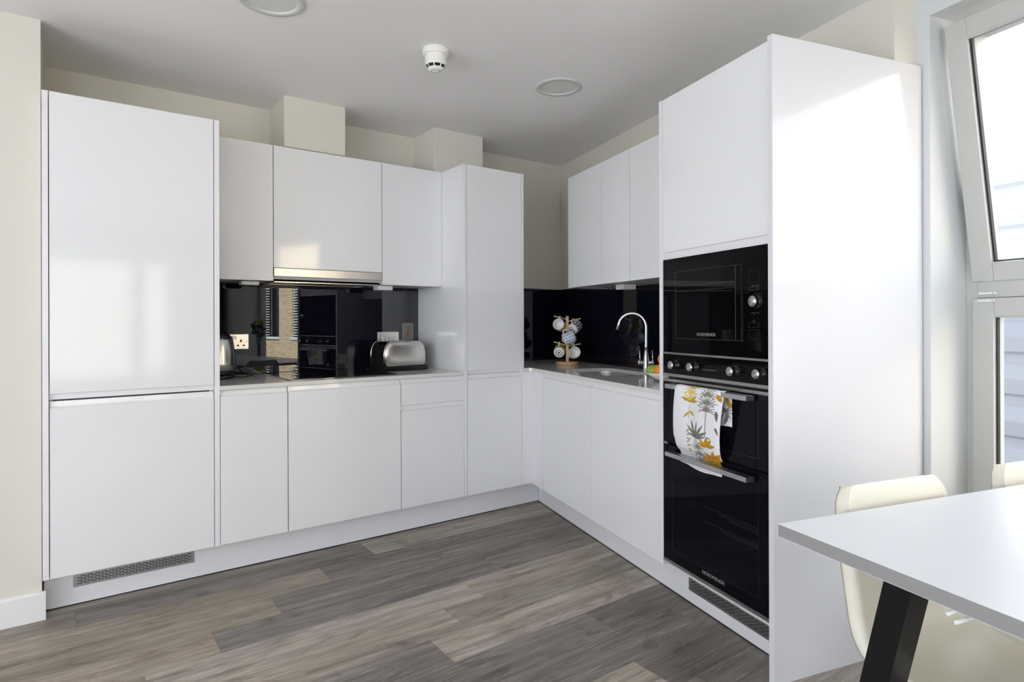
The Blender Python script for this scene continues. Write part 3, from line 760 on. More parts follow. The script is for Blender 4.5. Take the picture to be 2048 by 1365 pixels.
# oven shelves glimpsed through the lower door window
mb = MB()
for z, x0 in ((0.480, 2.40), (0.470, 2.475), (0.462, 2.53), (0.425, 2.39), (0.418, 2.48), (0.411, 2.50)):
    fbox(mb, 'R', x0, 2.674, F - .0002, F + .0003, z - .0006, z + .0006)
build('shelf_wires', mb, M['dim_ink'], parent=ld)
build('brand_text', text_mb('NORDMENDE', 0.019, 'R', 2.447, F + .0002, 0.2275, .0004), M['silver_ink'], parent=ld)
for d, zc in ((ud, .920), (ld, .6465)):
    mb = MB(); fbox(mb, 'R', 2.215, 2.668, F + .010, F + .046, zc - .0085, zc + .0085, bev=.0008)
    h = build('handle', mb, M['alu'], parent=d)
    each('handle_mount', [one('R', (2.222, 2.262, F, F + .0100, zc - .008, zc + .008)), one('R', (2.628, 2.6675, F, F + .0100, zc - .008, zc + .008))], M['blackgloss'], h)

# ------------------------------------------------------------------ tea towel
def tea_towel():
    NU, NV = 200, 420
    s0, s1 = 2.288, 2.560
    hz = .920
    # side profile in (d, z): behind the bar, over it, down the front, behind the lower handle, out below
    prof = [(F + .0045, .800), (F + .0045, .83), (F + .0048, .87), (F + .0055, .905), (F + .009, .9245), (F + .020, .9318), (F + .042, .9318), (F + .0515, .922), (F + .0530, .90),
            (F + .0525, .86), (F + .049, .80), (F + .042, .74), (F + .028, .69), (F + .0065, .662), (F + .0055, .640), (F + .0065, .618)]
    pts = [Vector((p[0], p[1])) for p in prof]
    # cumulative length and resample
    L = [0]
    for i in range(1, len(pts)): L.append(L[-1] + (pts[i] - pts[i - 1]).length)
    def at(l):
        l = max(0, min(L[-1], l))
        for i in range(1, len(L)):
            if l <= L[i] + 1e-9:
                f = (l - L[i - 1]) / (L[i] - L[i - 1]); f2 = f
                p0 = pts[max(i - 2, 0)]; p1 = pts[i - 1]; p2 = pts[i]; p3 = pts[min(i + 1, len(pts) - 1)]
                return 0.5 * ((2 * p1) + (p2 - p0) * f2 + (2 * p0 - 5 * p1 + 4 * p2 - p3) * f2 * f2 + (3 * p1 - p0 - 3 * p2 + p3) * f2 ** 3)
        return pts[-1]
    lf = L[5]
    vs = []; uv = np.zeros((NV * NU, 2))
    for j in range(NV):
        l = L[-1] * j / (NV - 1); p = at(l); q = at(l + .002) - at(l - .002); nrm = Vector((q.y, -q.x)); nrm = nrm.normalized() if nrm.length > 0 else Vector((1, 0))
        if l > lf and nrm.x < 0: nrm = -nrm
        below = max(0, l - lf)
        for i in range(NU):
            u = i / (NU - 1)
            w = 1 - 0.10 * min(1, below / .30) * 0.6 - (.06 if below > .29 else 0)
            s_ = s0 + (s1 - s0) * (-0.115 * min(1, below / .28) + u * w) + 0.0015 * math.sin(below * 22 + 1)
            if l < lf: s_ = s0 + (s1 - s0 - .004) * u
            amp = 0.0035 * min(1, abs(l - lf) / .05) * (.15 if l < lf else 1)
            rip = amp * math.sin(u * 9 + l * 5) + amp * .5 * math.sin(u * 17 - l * 8)
            if below > .235: rip *= 0.25
            edge = 0.0
            if l > lf and u > .93: edge = -(u - .93) / .07 * 0.014 * min(1, below / .04) * (1 - min(1, below / .30) * .6)
            if l > lf and u < .05: edge = -(0.05 - u) / .05 * 0.006
            zz = p.y + 0.004 * math.sin(u * 7 + 1) * (1 if l > L[-1] * .97 or l < .02 else 0) - (0.010 * u if below > .29 else 0)
            vs.append(loc3('R', s_, p.x + nrm.x * rip + edge, zz + nrm.y * rip))
            uv[j * NU + i] = (u * (s1 - s0), l - lf)
    fs = []
    for j in range(NV - 1):
        for i in range(NU - 1):
            a = j * NU + i; fs.append([a, a + 1, a + NU + 1, a + NU])
    mb = MB(); mb.add(vs, fs, 0, True)
    o = build('tea_towel', mb, M['ceramic'], fr='R', origin=loc3('R', 2.365, F + .05, .92), props=P('white tea towel printed with yellow and grey leaves, hanging over the upper oven handle', 'tea towel'), recalc=False)
    # printed leaves: colour by position on the cloth
    base = np.tile(np.array([0.80, 0.80, 0.82]), (NV * NU, 1))
    X = uv[:, 0] * .206 / .272 + .004; Y = uv[:, 1]
    rr = random.Random(11)
    def leaf(cx, cy, ang, ln, wd, col, vein=True):
        dx = X - cx; dy = Y - cy
        t_ = dx * math.cos(ang) + dy * math.sin(ang); n_ = -dx * math.sin(ang) + dy * math.cos(ang)
        tt = np.clip(t_ / ln, 0, 1); hw = wd * .82 * np.sin(PI * tt ** .8) ** .9
        m = (t_ > 0) & (t_ < ln) & (np.abs(n_) < hw)
        c = np.array(col); base[m] = c
        if vein:
            mv = m & (np.abs(np.abs(n_) - hw * .55) < .0009) ; base[mv] = c * .62
            mv = m & (np.abs(n_) < .0007); base[mv] = c * .55
    def stem(x0, y0, x1, y1, w, col):
        dx, dy = x1 - x0, y1 - y0; ln = math.hypot(dx, dy)
        t_ = ((X - x0) * dx + (Y - y0) * dy) / ln; n_ = (-(X - x0) * dy + (Y - y0) * dx) / ln
        base[(t_ > 0) & (t_ < ln) & (np.abs(n_) < w)] = col
    YL = (0.66, 0.50, 0.13); YD = (0.62, 0.40, 0.06); GR = (0.24, 0.235, 0.20); GL = (0.40, 0.39, 0.34); OR = (0.66, 0.34, 0.03)
    def frond(cx, cy, n, ln, wd, col, spread=1.5, up=-PI / 2):
        for k in range(n):
            a = up + spread * (2 * k / (n - 1) - 1) + rr.uniform(-.08, .08)
            leaf(cx, cy, a, ln * rr.uniform(.75, 1.08), wd, [c * rr.uniform(.85, 1.12) for c in col])
    def palm(cx, cy, n, ln, wd, col, droop=1.9, up=-PI / 2):
        # leaves springing from one point, the outer ones bending over
        for k in range(n):
            f = 2 * k / (n - 1) - 1; a = up + f * droop; cc = [c * rr.uniform(.85, 1.15) for c in col]; l1 = ln * rr.uniform(.8, 1.1) * (1 - .25 * abs(f))
            a1 = up + f * droop * .75
            leaf(cx, cy, a1, l1 * .62, wd, cc, False); leaf(cx + math.cos(a1) * l1 * .45, cy + math.sin(a1) * l1 * .45, a1 + f * .55, l1 * .6, wd * .85, cc, False)
    # yellow palm, upper left
    stem(.083, .02, .078, .150, .0013, YD)
    for y in (.022, .052, .082): palm(.081, y, 8, .042, .0040, YL, 1.7)
    for a_ in (-2.75, -.75, -.2): leaf(.082, .085, a_, .040, .0060, YD)
    leaf(.080, .120, .55, .030, .0075, YL); leaf(.078, .125, 2.3, .030, .0060, YL)
    # grey palm, upper right
    stem(.160, .06, .158, .205, .0022, GL); stem(.160, .12, .158, .200, .0008, GR)
    for y in (.052, .082, .108): palm(.160, y, 12, .050, .0026, GR, 2.0)
    for a_ in (2.7, 3.0, .35, .1): leaf(.159, .203, a_, .022, .0022, GL)
    # broad-leaved grey plant, centre
    stem(.112, .19, .124, .33, .0017, GR)
    for a_, l_, w_ in ((-2.35, .062, .0062), (-1.95, .070, .0070), (-1.45, .066, .0060), (-1.0, .066, .0070), (-.55, .060, .0080), (-2.85, .044, .0050), (-.15, .040, .0050)): leaf(.114, .215, a_, l_, w_, GR)
    for y in (.255, .285, .312): palm(.122, y, 11, .042, .0024, GR, 2.0)
    # orange blooms, lower right
    for cx, cy, sz in ((.160, .240, .036), (.180, .300, .050)):
        for a_ in (-2.9, -2.35, -1.5, -.95, -.2): leaf(cx, cy, a_, sz, sz * .24, [c * rr.uniform(.85, 1.1) for c in OR])
    stem(.160, .245, .178, .300, .0009, GR)
    # yellow leaf strip beside the plain fold
    for k in range(8): leaf(.068, .200 + k * .014, -.6 + .3 * (k % 3), .020, .0034, YL if k % 2 else OR)
    leaf(.175, .010, .2, .028, .005, YD); leaf(.196, .040, 1.2, .030, .007, OR); leaf(.198, .10, 1.5, .04, .005, GR); leaf(.197, .16, 1.3, .03, .004, GR)
    # the part hanging behind carries the same print
    leaf(.190, -.03, -1.3, .045, .010, YD); leaf(.196, -.085, -1.9, .05, .008, GR); palm(.186, -.075, 9, .04, .003, GR, 2.6); leaf(.200, -.05, -.9, .04, .007, OR)
    me = o.data; ca = me.color_attributes.new('print', 'FLOAT_COLOR', 'POINT')
    ca.data.foreach_set('color', np.concatenate([base, np.ones((NV * NU, 1))], 1).astype(np.float32).ravel())
    m = mat('printed_cotton', (0.8, 0.8, 0.8), 0.9, spec=0.15, bump=((900, 900, 900), .1)); nt = m.node_tree
    ab = nt.nodes.new('ShaderNodeAttribute'); ab.attribute_name = 'print'; nt.links.new(ab.outputs['Color'], nt.nodes['Principled BSDF'].inputs['Base Color'])
    me.materials.clear(); me.materials.append(m)
tea_towel()

# ------------------------------------------------------------------ tap
TA, TD = 1.282, 0.083
t = thing('tap', 'chrome swan-neck kitchen tap with two levers beside the sink', 'tap', 'R', loc3('R', TA, TD, ZW))
mb = MB(); mb.lathe([(0.0235, 0), (0.0235, .004), (0.020, .006), (0.0195, .03), (0.0175, .06), (0.0140, .095), (0.0098, .118), (0.0092, .122)], loc3('R', TA, TD, ZW), 32, cap=True)
build('body', mb, M['chrome'], parent=t)
hz = 1.149; rad = 0.079; ux, ud_ = -0.60, 0.80      # horizontal direction of the spout (a, d)
pts = [loc3('R', TA, TD, ZW + .11)] + [loc3('R', TA, TD, ZW + .11 + k * .036) for k in range(1, 5)]
for k in range(0, 19):
    an = PI - (PI * 0.94) * k / 18
    h = rad * (1 + math.cos(an)); pts.append(loc3('R', TA + ux * h, TD + ud_ * h, hz + rad * math.sin(an)))
e = pts[-1] - pts[-2]; pts.append(pts[-1] + e.normalized() * .034)
mb = MB(); mb.tube(pts, [.0088] * (len(pts) - 3) + [.0088, .0088, .0090], 16)
build('spout', mb, M['chrome'], parent=t)
for sg in (-1, 1):
    mb = MB(); c0 = loc3('R', TA + sg * .558 * .012, TD - sg * .83 * .012, ZW + .052); c1 = loc3('R', TA + sg * .558 * .036, TD - sg * .83 * .036, ZW + .052)
    mb.tube([c0, c1], [.010, .012], 16); mb.tube([c1 - (c1 - c0).normalized() * .006, c1 + (c1 - c0).normalized() * .010], [.0135, .0135], 20)
    v = build('valve', mb, M['chrome'], parent=t)
    mb = MB(); mb.tube([c1 + Vector((0, 0, .006)), c1 + Vector((0, 0, .03)), c1 + Vector((.0005, 0, .071))], [.0038, .0034, .0036], 10)
    build('lever', mb, M['chrome'], parent=v)

# ------------------------------------------------------------------ fruit bowl
bc = (1.835, 0.330)
mb = MB(); mb.lathe([(0.0, .003), (0.034, 0.0), (0.038, .003), (0.062, .012), (0.090, .030), (0.104, .044), (0.1020, .045), (0.086, .032), (0.058, .0165), (0.0, .008)], loc3('R', bc[0], bc[1], ZW), 48, cap=False)
build('fruit_bowl', mb, M['ceramic'], fr='R', origin=loc3('R', *bc, ZW), props=P('white bowl of fruit partly hidden by the oven housing', 'bowl'))
def fruit(name, a, d, z, r, m, label, apple=False):
    o = MB(); c = loc3('R', a, d, z)
    o.ball(c, r, 28, 18, sq=(1, 1, .94), dent=.14 if apple else .03)
    ob = build(name, o, m, fr='R', origin=c, props=P(label, 'fruit'))
    s2 = MB(); top = c + Vector((0, 0, r * (.80 if apple else .89)))
    if apple: s2.tube([top, top + Vector((.002, .001, .016))], [.0012, .0018], 8)
    else: s2.lathe([(0.0, .0012), (0.003, .0014), (0.0036, 0)], top, 10, cap=False)
    build('stalk', s2, M['stalk'], parent=ob)
fruit('apple', 1.797, .388, ZW + .052, .0325, M['apple'], 'green apple at the left of the fruit bowl', True)
fruit('orange', 1.862, .387, ZW + .056, .036, M['orange'], 'orange beside the green apple in the fruit bowl, dimple showing')
fruit('orange', 1.850, .268, ZW + .056, .037, M['orange'], 'orange at the back of the fruit bowl behind the oven housing')
fruit('orange', 1.836, .346, ZW + .108, .037, M['orange'], 'orange lying on top of the heap in the fruit bowl')

# ------------------------------------------------------------------ mug tree
mx, my = -0.392, -0.517
t = thing('mug_tree', 'bamboo mug tree on the worktop in the room corner', 'mug tree', 'W', (mx, my, ZW))
mb = MB(); mb.lathe([(0.0, 0), (0.074, 0), (0.077, .003), (0.077, .019), (0.074, .022), (0.0, .022)], (mx, my, ZW), 48, cap=False)
build('base', mb, M['bamboo'], parent=t)
vx = Vector((mx + 3.1104, my + 3.6123, 0)).normalized(); rx = Vector((vx.y, -vx.x, 0))     # away from / across the room view of the corner
mb = MB(); c_ = Vector((mx, my, 0)); h = .0095
pv = [c_ + (rx * math.cos(.785 + k * PI / 2) + vx * math.sin(.785 + k * PI / 2)) * h * 1.414 for k in range(4)]
mb.add([p + Vector((0, 0, ZW + .02)) for p in pv] + [p + Vector((0, 0, ZW + .326)) for p in pv], [(3, 2, 1, 0), (4, 5, 6, 7)] + [(i, (i + 1) % 4, (i + 1) % 4 + 4, i + 4) for i in range(4)])
build('post', mb, M['bamboo'], parent=t)
arms = {}
for nm, dr_, z in (('tl', -rx * .96 - vx * .28, 1.196), ('tr', rx * .96 - vx * .28, 1.182), ('mf', -vx, 1.105), ('mb', vx * .7 + rx * .5, 1.100), ('bl', -rx * .96 - vx * .2, 1.022), ('br', rx * .96 - vx * .28, 1.014)):
    dr_ = dr_.normalized(); p0 = c_ + dr_ * .008 + Vector((0, 0, z)); p1 = c_ + dr_ * .092 + Vector((0, 0, z + (.022 if nm in ('tl', 'bl') else .018)))
    mb = MB(); mb.tube([p0, p1], [.0042, .0046], 12); build('peg', mb, M['bamboo'], parent=t); arms[nm] = (p0, p1)

def make_mug(kind, label, pos, axis_dir, handle_dir):
    """a mug: pos = centre of its body, axis_dir = direction its mouth points, handle_dir = towards the handle"""
    R_ = .0385; H = .076
    ax = axis_dir.normalized(); hd = (handle_dir - ax * handle_dir.dot(ax)).normalized(); sd = ax.cross(hd)
    rot = Matrix((hd, sd, ax)).transposed()
    mb = MB(); seg = 48
    prof = [(0.0, -H / 2), (R_ * .80, -H / 2), (R_ * .93, -H / 2 + .004), (R_, -H / 2 + .014), (R_, -H / 2 + .030), (R_, -H / 2 + .046), (R_, -H / 2 + .060), (R_, H / 2 - .004), (R_, H / 2), (R_ - .003, H / 2), (R_ - .003, -H / 2 + .012), (R_ * .6, -H / 2 + .006), (0.0, -H / 2 + .006)]
    def mi(j, k):
        if kind == 'mustard': return 1 if 2 <= j <= 6 else 0
        if kind == 'zigzag': return 1 if (3 <= j <= 6 and ((k + (1 if j % 2 else 0)) % 4) < 2) else 0
        if kind == 'stripes': return 1 if (2 <= j <= 7 and k % 4 < 2) else 0
        if kind == 'drips': return 1 if (2 <= j <= 3 and k % 4 < 2) else 0
        return 0
    mb.lathe(prof, pos, seg, mi, axis=rot, cap=False)
    if kind in ('mustard', 'zigzag'):
        for k in range(9):
            rr = R_ * .52 if k < 8 else 0; an = k * PI / 4
            mb.lathe([(0.0, -.0006), (.0042 if k < 8 else .007, -.0006), (.0042 if k < 8 else .007, 0)], pos + rot @ Vector((rr * math.cos(an), rr * math.sin(an), -H / 2)), 8, 2, axis=rot, cap=False)
    o = build('mug', mb, [M['ceramic'], {'mustard': M['mustard'], 'zigzag': M['black_gl'], 'stripes': M['blueglaze'], 'drips': M['grey_gl']}.get(kind, M['ceramic']), M['ink']], origin=pos, props=P(label, 'mug', 'mugs hanging on the bamboo mug tree'))
    hb = MB(); pts = []
    for k in range(13):
        an = -PI / 2 + PI * k / 12
        pts.append(pos + rot @ Vector((R_ - .003 + math.cos(an) * .024, 0, math.sin(an) * .022 + .004)))
    hb.tube(pts, .0042, 10); build('handle', hb, M['ceramic'], parent=o)
    return o
def hang(kind, label, arm, frac, tilt_v, tilt_r, out=1.0, droll=0.0, shift=0.0):
    p0, p1 = arms[arm]; p = p0.lerp(p1, frac)
    ax = (-vx * tilt_v + rx * tilt_r + Vector((0, 0, droll)))
    ax.normalize()
    up = Vector((0, 0, 1)); hd = (up - ax * up.dot(ax)).normalized()
    pos = p - hd * (.0385 + .0135) - ax * .004 + rx * shift
    return make_mug(kind, label, pos, ax, hd)
hang('mustard', 'mustard mug hanging top left on the mug tree, its white mouth facing out', 'tl', .50, .85, -.22, droll=.20)
hang('zigzag', 'white mug with black zigzags hanging top right on the mug tree', 'tr', .38, -.72, .45, droll=.42)
hang('stripes', 'white mug with pale blue stripes hanging mid-height at the front of the mug tree', 'mf', .80, .10, -.80, droll=-.35, shift=-.012)
hang('plain', 'plain white mug hanging behind the blue striped one on the mug tree', 'mb', .55, -.3, .75, droll=-.35)
hang('mustard', 'mustard mug hanging bottom left, its white dotted base facing out', 'bl', .55, -.86, .10, droll=.25)
hang('drips', 'white mug with grey drips hanging bottom right on the mug tree', 'br', .42, .85, .15, droll=.18)

# ------------------------------------------------------------------ kettle
kx, kd = -2.474, 0.170
t = thing('kettle', 'brushed steel kettle with black lid and base, beside the tall fridge cabinet', 'kettle', 'L', loc3('L', kx, kd, ZW))
c = loc3('L', kx, kd, ZW)
mb = MB(); mb.lathe([(0.0, 0), (0.070, 0), (0.073, .006), (0.071, .016), (0.068, .020), (0.0, .020)], c, 40, cap=False); build('power_base', mb, M['blackgloss'], parent=t)
mb = MB(); mb.lathe([(0.067, .022), (0.069, .030), (0.0685, .038)], c, 40, cap=True); build('foot_ring', mb, M['blackgloss'], parent=t)
mb = MB(); mb.lathe([(0.0675, .038), (0.0670, .08), (0.0640, .13), (0.0590, .17), (0.0535, .200), (0.051, .207)], c, 48, cap=True); build('body', mb, M['steel'], parent=t)
mb = MB(); mb.lathe([(0.052, .205), (0.052, .215), (0.046, .230), (0.030, .241), (0.0, .244)], c, 40, cap=False); build('lid', mb, M['blackgloss'], parent=t)
mb = MB(); hp = []
for k in range(15):
    f = k / 14; z = .238 - .200 * f
    body_r = .0675 - .0165 * max(0, (z - .07) / .137) ** 1.6
    r_ = min(body_r + .0045, .018 + .052 * math.sin(min(1, f * 4.2) * PI / 2)) if z > .17 else body_r + .0045
    hp.append(c + Vector((r_, -.006, z)))
mb.tube(hp, [.007] * 15, 12); build('handle', mb, M['blackgloss'], parent=t)
mb = MB(); mb.tube([c + Vector((-.045, -.03, .195)), c + Vector((-.062, -.045, .208))], [.016, .008], 12); build('spout', mb, M['steel'], parent=t)
mb = MB(); mb.tube([loc3('L', kx + .07, kd + .01, ZW + .006), loc3('L', kx + .10, kd + .03, ZW + .004), loc3('L', kx + .15, kd - .02, ZW + .004), loc3('L', kx + .19, kd - .10, ZW + .004), loc3('L', kx + .16, kd - .14, ZW + .006), loc3('L', kx + .10, kd - .15, ZW + .06), loc3('L', kx + .09, kd - .150, 1.03)], .003, 8)
build('cord', mb, M['black'], parent=t)

# ------------------------------------------------------------------ toaster
ta = math.radians(5)
tcx, tcy = -1.484, -0.207
def TW(x, y, z): return Vector((tcx + x * math.cos(ta) - y * math.sin(ta), tcy + x * math.sin(ta) + y * math.cos(ta), ZW + z))
t = thing('toaster', 'brushed steel two-slot toaster with a black base, under the right wall cabinet', 'toaster', 'W', TW(0, 0, 0))
def toast_prof(w, h, r, z0):
    out = [(-w, z0)]
    for k in range(9): an = PI - PI / 2 * k / 8; out.append((-w + r * .62 + r * .62 * math.cos(an), z0 + h - r + r * math.sin(an)))
    for k in range(9): an = PI / 2 - PI / 2 * k / 8; out.append((w - r * .62 + r * .62 * math.cos(an), z0 + h - r + r * math.sin(an)))
    out.append((w, z0)); return out
def extrude_y(prof, y0, y1, mi=0, smooth=False, cap=True):
    mb = MB(); n = len(prof); vs = [TW(x, y0, z) for x, z in prof] + [TW(x, y1, z) for x, z in prof]
    fs = [[i, i + 1, i + 1 + n, i + n] for i in range(n - 1)]; mb.add(vs, fs, mi, smooth)
    if cap: mb.add(vs, [list(range(n))[::-1], list(range(n, 2 * n)), [0, n, 2 * n - 1, n - 1]], mi)
    return mb
pf = toast_prof(.140, .150, .075, .024)
build('shell', extrude_y(pf, -.078, .078, smooth=True), M['blackgloss'], parent=t)
def bulge_face(y0, sgn):
    mb = MB(); n = len(pf); rings = []
    cx, cz = 0, .09
    for k, (sc, off) in enumerate(((1.0, 0), (1.004, .006), (.985, .012), (.93, .0165), (.75, .020), (.4, .0215), (.05, .022))):
        rings += [TW(x * sc, y0 + sgn * off, max(.024, cz + (z - cz) * sc) if k < 3 else cz + (z - cz) * sc) for x, z in pf]
    fs = []
    for j in range(6):
        for i in range(n): fs.append([j * n + i, j * n + (i + 1) % n, (j + 1) * n + (i + 1) % n, (j + 1) * n + i])
    fs.append([6 * n + i for i in range(n)]); mb.add(rings, fs, 0, True); return mb
build('front_face', bulge_face(-.078, -1), M['steel'], parent=t)
build('back_face', bulge_face(.078, 1), M['steel'], parent=t)
for y_ in (-.079, .079):
    mb = MB(); mb.tube([TW(x * 1.004, y_, z) for x, z in pf], .0028, 8); build('chrome_rim', mb, M['chrome'], parent=t)
mb = MB(); vs = [TW(sx * .149, sy * .102, z) for z in (.004, .026) for sx, sy in ((-1, -1), (1, -1), (1, 1), (-1, 1))]
mb.add(vs, [(3, 2, 1, 0), (4, 5, 6, 7)] + [(i, (i + 1) % 4, (i + 1) % 4 + 4, i + 4) for i in range(4)])
build('base', mb, M['blackgloss'], parent=t)
for sx in (-1, 1):
    for sy in (-1, 1):
        mb = MB(); mb.lathe([(.01, 0), (.01, .005)], TW(sx * .13, sy * .08, 0), 12); build('foot', mb, M['gasket'], parent=t)
for y in (-.03, .03):
    vs = [TW(sx * .125, y + sy * .013, z) for z in (.1730, .1748) for sx, sy in ((-1, -1), (1, -1), (1, 1), (-1, 1))]
    mb = MB(); mb.add(vs, [(3, 2, 1, 0), (4, 5, 6, 7)] + [(i, (i + 1) % 4, (i + 1) % 4 + 4, i + 4) for i in range(4)])
    build('toast_slot', mb, M['dark_in'], parent=t)
mb = MB(); mb.tube([TW(.150, -.02, .125), TW(.166, -.02, .125)], [.006, .006], 8); mb.tube([TW(.166, -.04, .125), TW(.166, 0, .125)], [.007, .007], 8)
build('lever', mb, M['blackgloss'], parent=t)
lt = text_mb('Russell\nHobbs', .013, 'L', 0, 0, 0, .0003)
lt.v = [tuple(TW(.100 + v[0], -.0905 - .0045 + v[1], .047 + v[2])) for v in lt.v]
build('brand_text', lt, M['ink'], parent=t)

# ------------------------------------------------------------------ plates on the splashback
t = thing('power_socket', 'brushed steel double power socket behind the kettle', 'socket', 'L', loc3('L', -2.365, .006, 1.075))
build('plate', one('L', (-2.444, -2.2955, .006, .0125, 1.033, 1.1165), bev=.002), M['steel'], parent=t)
for x in (-2.405, -2.335):
    mb = MB(); fbox(mb, 'L', x - .006, x + .004, .0120, .0130, 1.072, 1.086); fbox(mb, 'L', x - .022, x - .010, .0120, .0130, 1.050, 1.058); fbox(mb, 'L', x + .008, x + .020, .0120, .0130, 1.050, 1.058); build('pin_holes', mb, M['black'], parent=t)
for x in (-2.438, -2.3065):
    mb = MB(); mb.lathe([(.0028, 0), (.0028, .0008)], loc3('L', x, .0125, 1.077), 10, axis=axis_d('L')); build('screw', mb, M['steel_dk'], parent=t)
mb = MB(); fbox(mb, 'L', -2.386, -2.374, .0120, .0155, 1.086, 1.107, bev=.001)
build('rocker', mb, M['white_pl'], parent=t)
mb = MB(); fbox(mb, 'L', -2.371, -2.359, .0120, .0155, 1.086, 1.107, bev=.001)
build('rocker', mb, M['steel_dk'], parent=t)
t = thing('switch_plate', 'brushed steel plate with four rocker switches above the toaster', 'switch', 'L', loc3('L', -1.458, .006, 1.08))
build('plate', one('L', (-1.530, -1.386, .006, .0125, 1.052, 1.118), bev=.002), M['steel'], parent=t)
for k in range(4): build('rocker', one('L', (-1.502 + k * .0255, -1.486 + k * .0255, .012, .017, 1.063, 1.088), bev=.0015), M['white_pl'], parent=t)
for x in (-1.5185, -1.398):
    mb = MB(); mb.lathe([(.003, 0), (.003, .001)], loc3('L', x, .0125, 1.078), 10, axis=axis_d('L')); build('screw', mb, M['steel_dk'], parent=t)
t = thing('isolator_plate', 'tall steel isolator plate with a red flame symbol, beside the larder cabinet', 'switch', 'L', loc3('L', -1.322, .006, 1.05))
build('plate', one('L', (-1.364, -1.281, .006, .0135, 1.020, 1.176), bev=.002), M['plate_dk'], parent=t)
mb = MB(); mb.prism([(-1.331, 1.092), (-1.313, 1.092), (-1.314, 1.108), (-1.319, 1.116), (-1.3215, 1.124), (-1.324, 1.116), (-1.330, 1.108)], 1, -.0142, -.0134); build('red_symbol', mb, M['red'], parent=t)
mb = MB()
for k, (x0, x1) in enumerate(((-1.345, -1.297), (-1.325, -1.297), (-1.325, -1.297))): fbox(mb, 'L', x0, x1, .0134, .0140, 1.1445 - k * .0065, 1.1465 - k * .0065)
build('printed_lines', mb, M['ink'], parent=t)
mb = MB(); mb.lathe([(.0035, 0), (.003, .0015)], loc3('L', -1.3225, .0135, 1.167), 12, axis=axis_d('L')); build('screw', mb, M['chrome'], parent=t)

# ------------------------------------------------------------------ ceiling fittings
def downlight(x, y, label):
    t = thing('ceiling_light', label, 'ceiling light', 'W', (x, y, ZC), 'round flush ceiling lights')
    mb = MB(); mb.lathe([(.118, 0), (.121, -.003), (.119, -.0055), (.093, -.0065), (.0905, -.003), (.0905, 0)], (x, y, ZC), 64, cap=False); build('trim_ring', mb, M['trim_grey'], parent=t)
    mb = MB(); mb.lathe([(.0905, -.0015), (.06, -.0022), (0.0, -.0025)], (x, y, ZC), 48, cap=False); build('diffuser', mb, M['diff'], parent=t)
downlight(-1.063, -1.222, 'round flush ceiling light near the room corner, above the sink run')
downlight(-2.490, -1.240, 'round flush ceiling light cut by the top edge of the view')
sx_, sy_ = -1.786, -1.228
t = thing('smoke_detector', 'cream round smoke detector on the ceiling, above the hob', 'smoke detector', 'W', (sx_, sy_, ZC))
c = (sx_, sy_, ZC)
mb = MB(); mb.lathe([(.056, 0), (.058, -.004), (.058, -.022), (.054, -.028), (.044, -.029)], c, 48, cap=False); build('mounting_base', mb, M['det'], parent=t)
mb = MB(); mb.lathe([(.0475, -.028), (.0480, -.034), (.0478, -.060), (.0455, -.070), (.0435, -.073)], c, 48, cap=False)
for k in range(8):
    a0 = k * PI / 4 + .1; vs = []
    for r, z in ((.0435, -.072), (.0345, -.084)):
        for a in (a0 - .07, a0 + .07): vs.append(Vector(c) + Vector((r * math.cos(a), r * math.sin(a), z)))
    for r, z in ((.0415, -.071), (.0325, -.083)):
        for a in (a0 - .07, a0 + .07): vs.append(Vector(c) + Vector((r * math.cos(a), r * math.sin(a), z)))
    mb.add(vs, [(0, 1, 3, 2), (4, 6, 7, 5), (0, 2, 6, 4), (1, 5, 7, 3)])
mb.lathe([(.0355, -.083), (.0345, -.086), (.027, -.094), (.019, -.0975), (.0185, -.0965), (.016, -.0965), (.0155, -.098), (0.0, -.0985)], c, 48, cap=False)
build('head', mb, M['det'], parent=t)
mb = MB(); mb.lathe([(.0405, -.070), (.0315, -.083), (0, -.083)], c, 40, cap=False); build('sensor_chamber', mb, M['black'], parent=t)

# ------------------------------------------------------------------ table
TS0, TS1, TT0, TT1, TZ = 3.284, 5.25, -0.10, 1.100, 0.750
t = thing('dining_table', 'large white dining table with slanted black steel legs, at the right', 'table', 'R', loc3('R', 4.2, .5, 0))
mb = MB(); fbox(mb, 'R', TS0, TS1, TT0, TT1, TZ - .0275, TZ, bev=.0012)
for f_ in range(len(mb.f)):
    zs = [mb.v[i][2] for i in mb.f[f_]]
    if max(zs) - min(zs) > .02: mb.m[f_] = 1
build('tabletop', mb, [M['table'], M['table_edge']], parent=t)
def leg(a_top, a_bot, d_top, d_bot, w=.052):
    mb = MB(); vs = []
    for z, a, d in ((0.0, a_bot, d_bot), (TZ - .0285, a_top, d_top)):
        for da, dd in ((0, 0), (w, 0), (w, -w), (0, -w)): vs.append(loc3('R', a + da, d + dd, z))
    mb.add(vs, [(3, 2, 1, 0), (4, 5, 6, 7)] + [(i, (i + 1) % 4, (i + 1) % 4 + 4, i + 4) for i in range(4)])
    return mb
build('leg', leg(3.500, 3.330, 1.065, 1.065), M['blackmetal'], parent=t)
build('leg', leg(3.500, 3.330, .0, .0), M['blackmetal'], parent=t)
build('leg', leg(4.98, 5.15, 1.065, 1.065), M['blackmetal'], parent=t)
build('leg', leg(4.98, 5.15, .0, .0), M['blackmetal'], parent=t)
for dd in (.55, .45): build('rail', one('R', (3.552, 4.98, dd, dd + .03, TZ - .068, TZ - .0285)), M['blackmetal'], parent=t)
mb = MB(); mb.tube([loc3('R', 3.638, 1.092, .7005), loc3('R', 3.640, 1.05, .7015), loc3('R', 3.642, 1.005, .704)], [.0035, .0035, .0035], 8)
mb.tube([loc3('R', 3.625, 1.092, .708), loc3('R', 3.628, 1.06, .712), loc3('R', 3.632, 1.005, .720)], [.0035, .0035, .0035], 8)
build('clip', mb, M['white_pl'], parent=t)

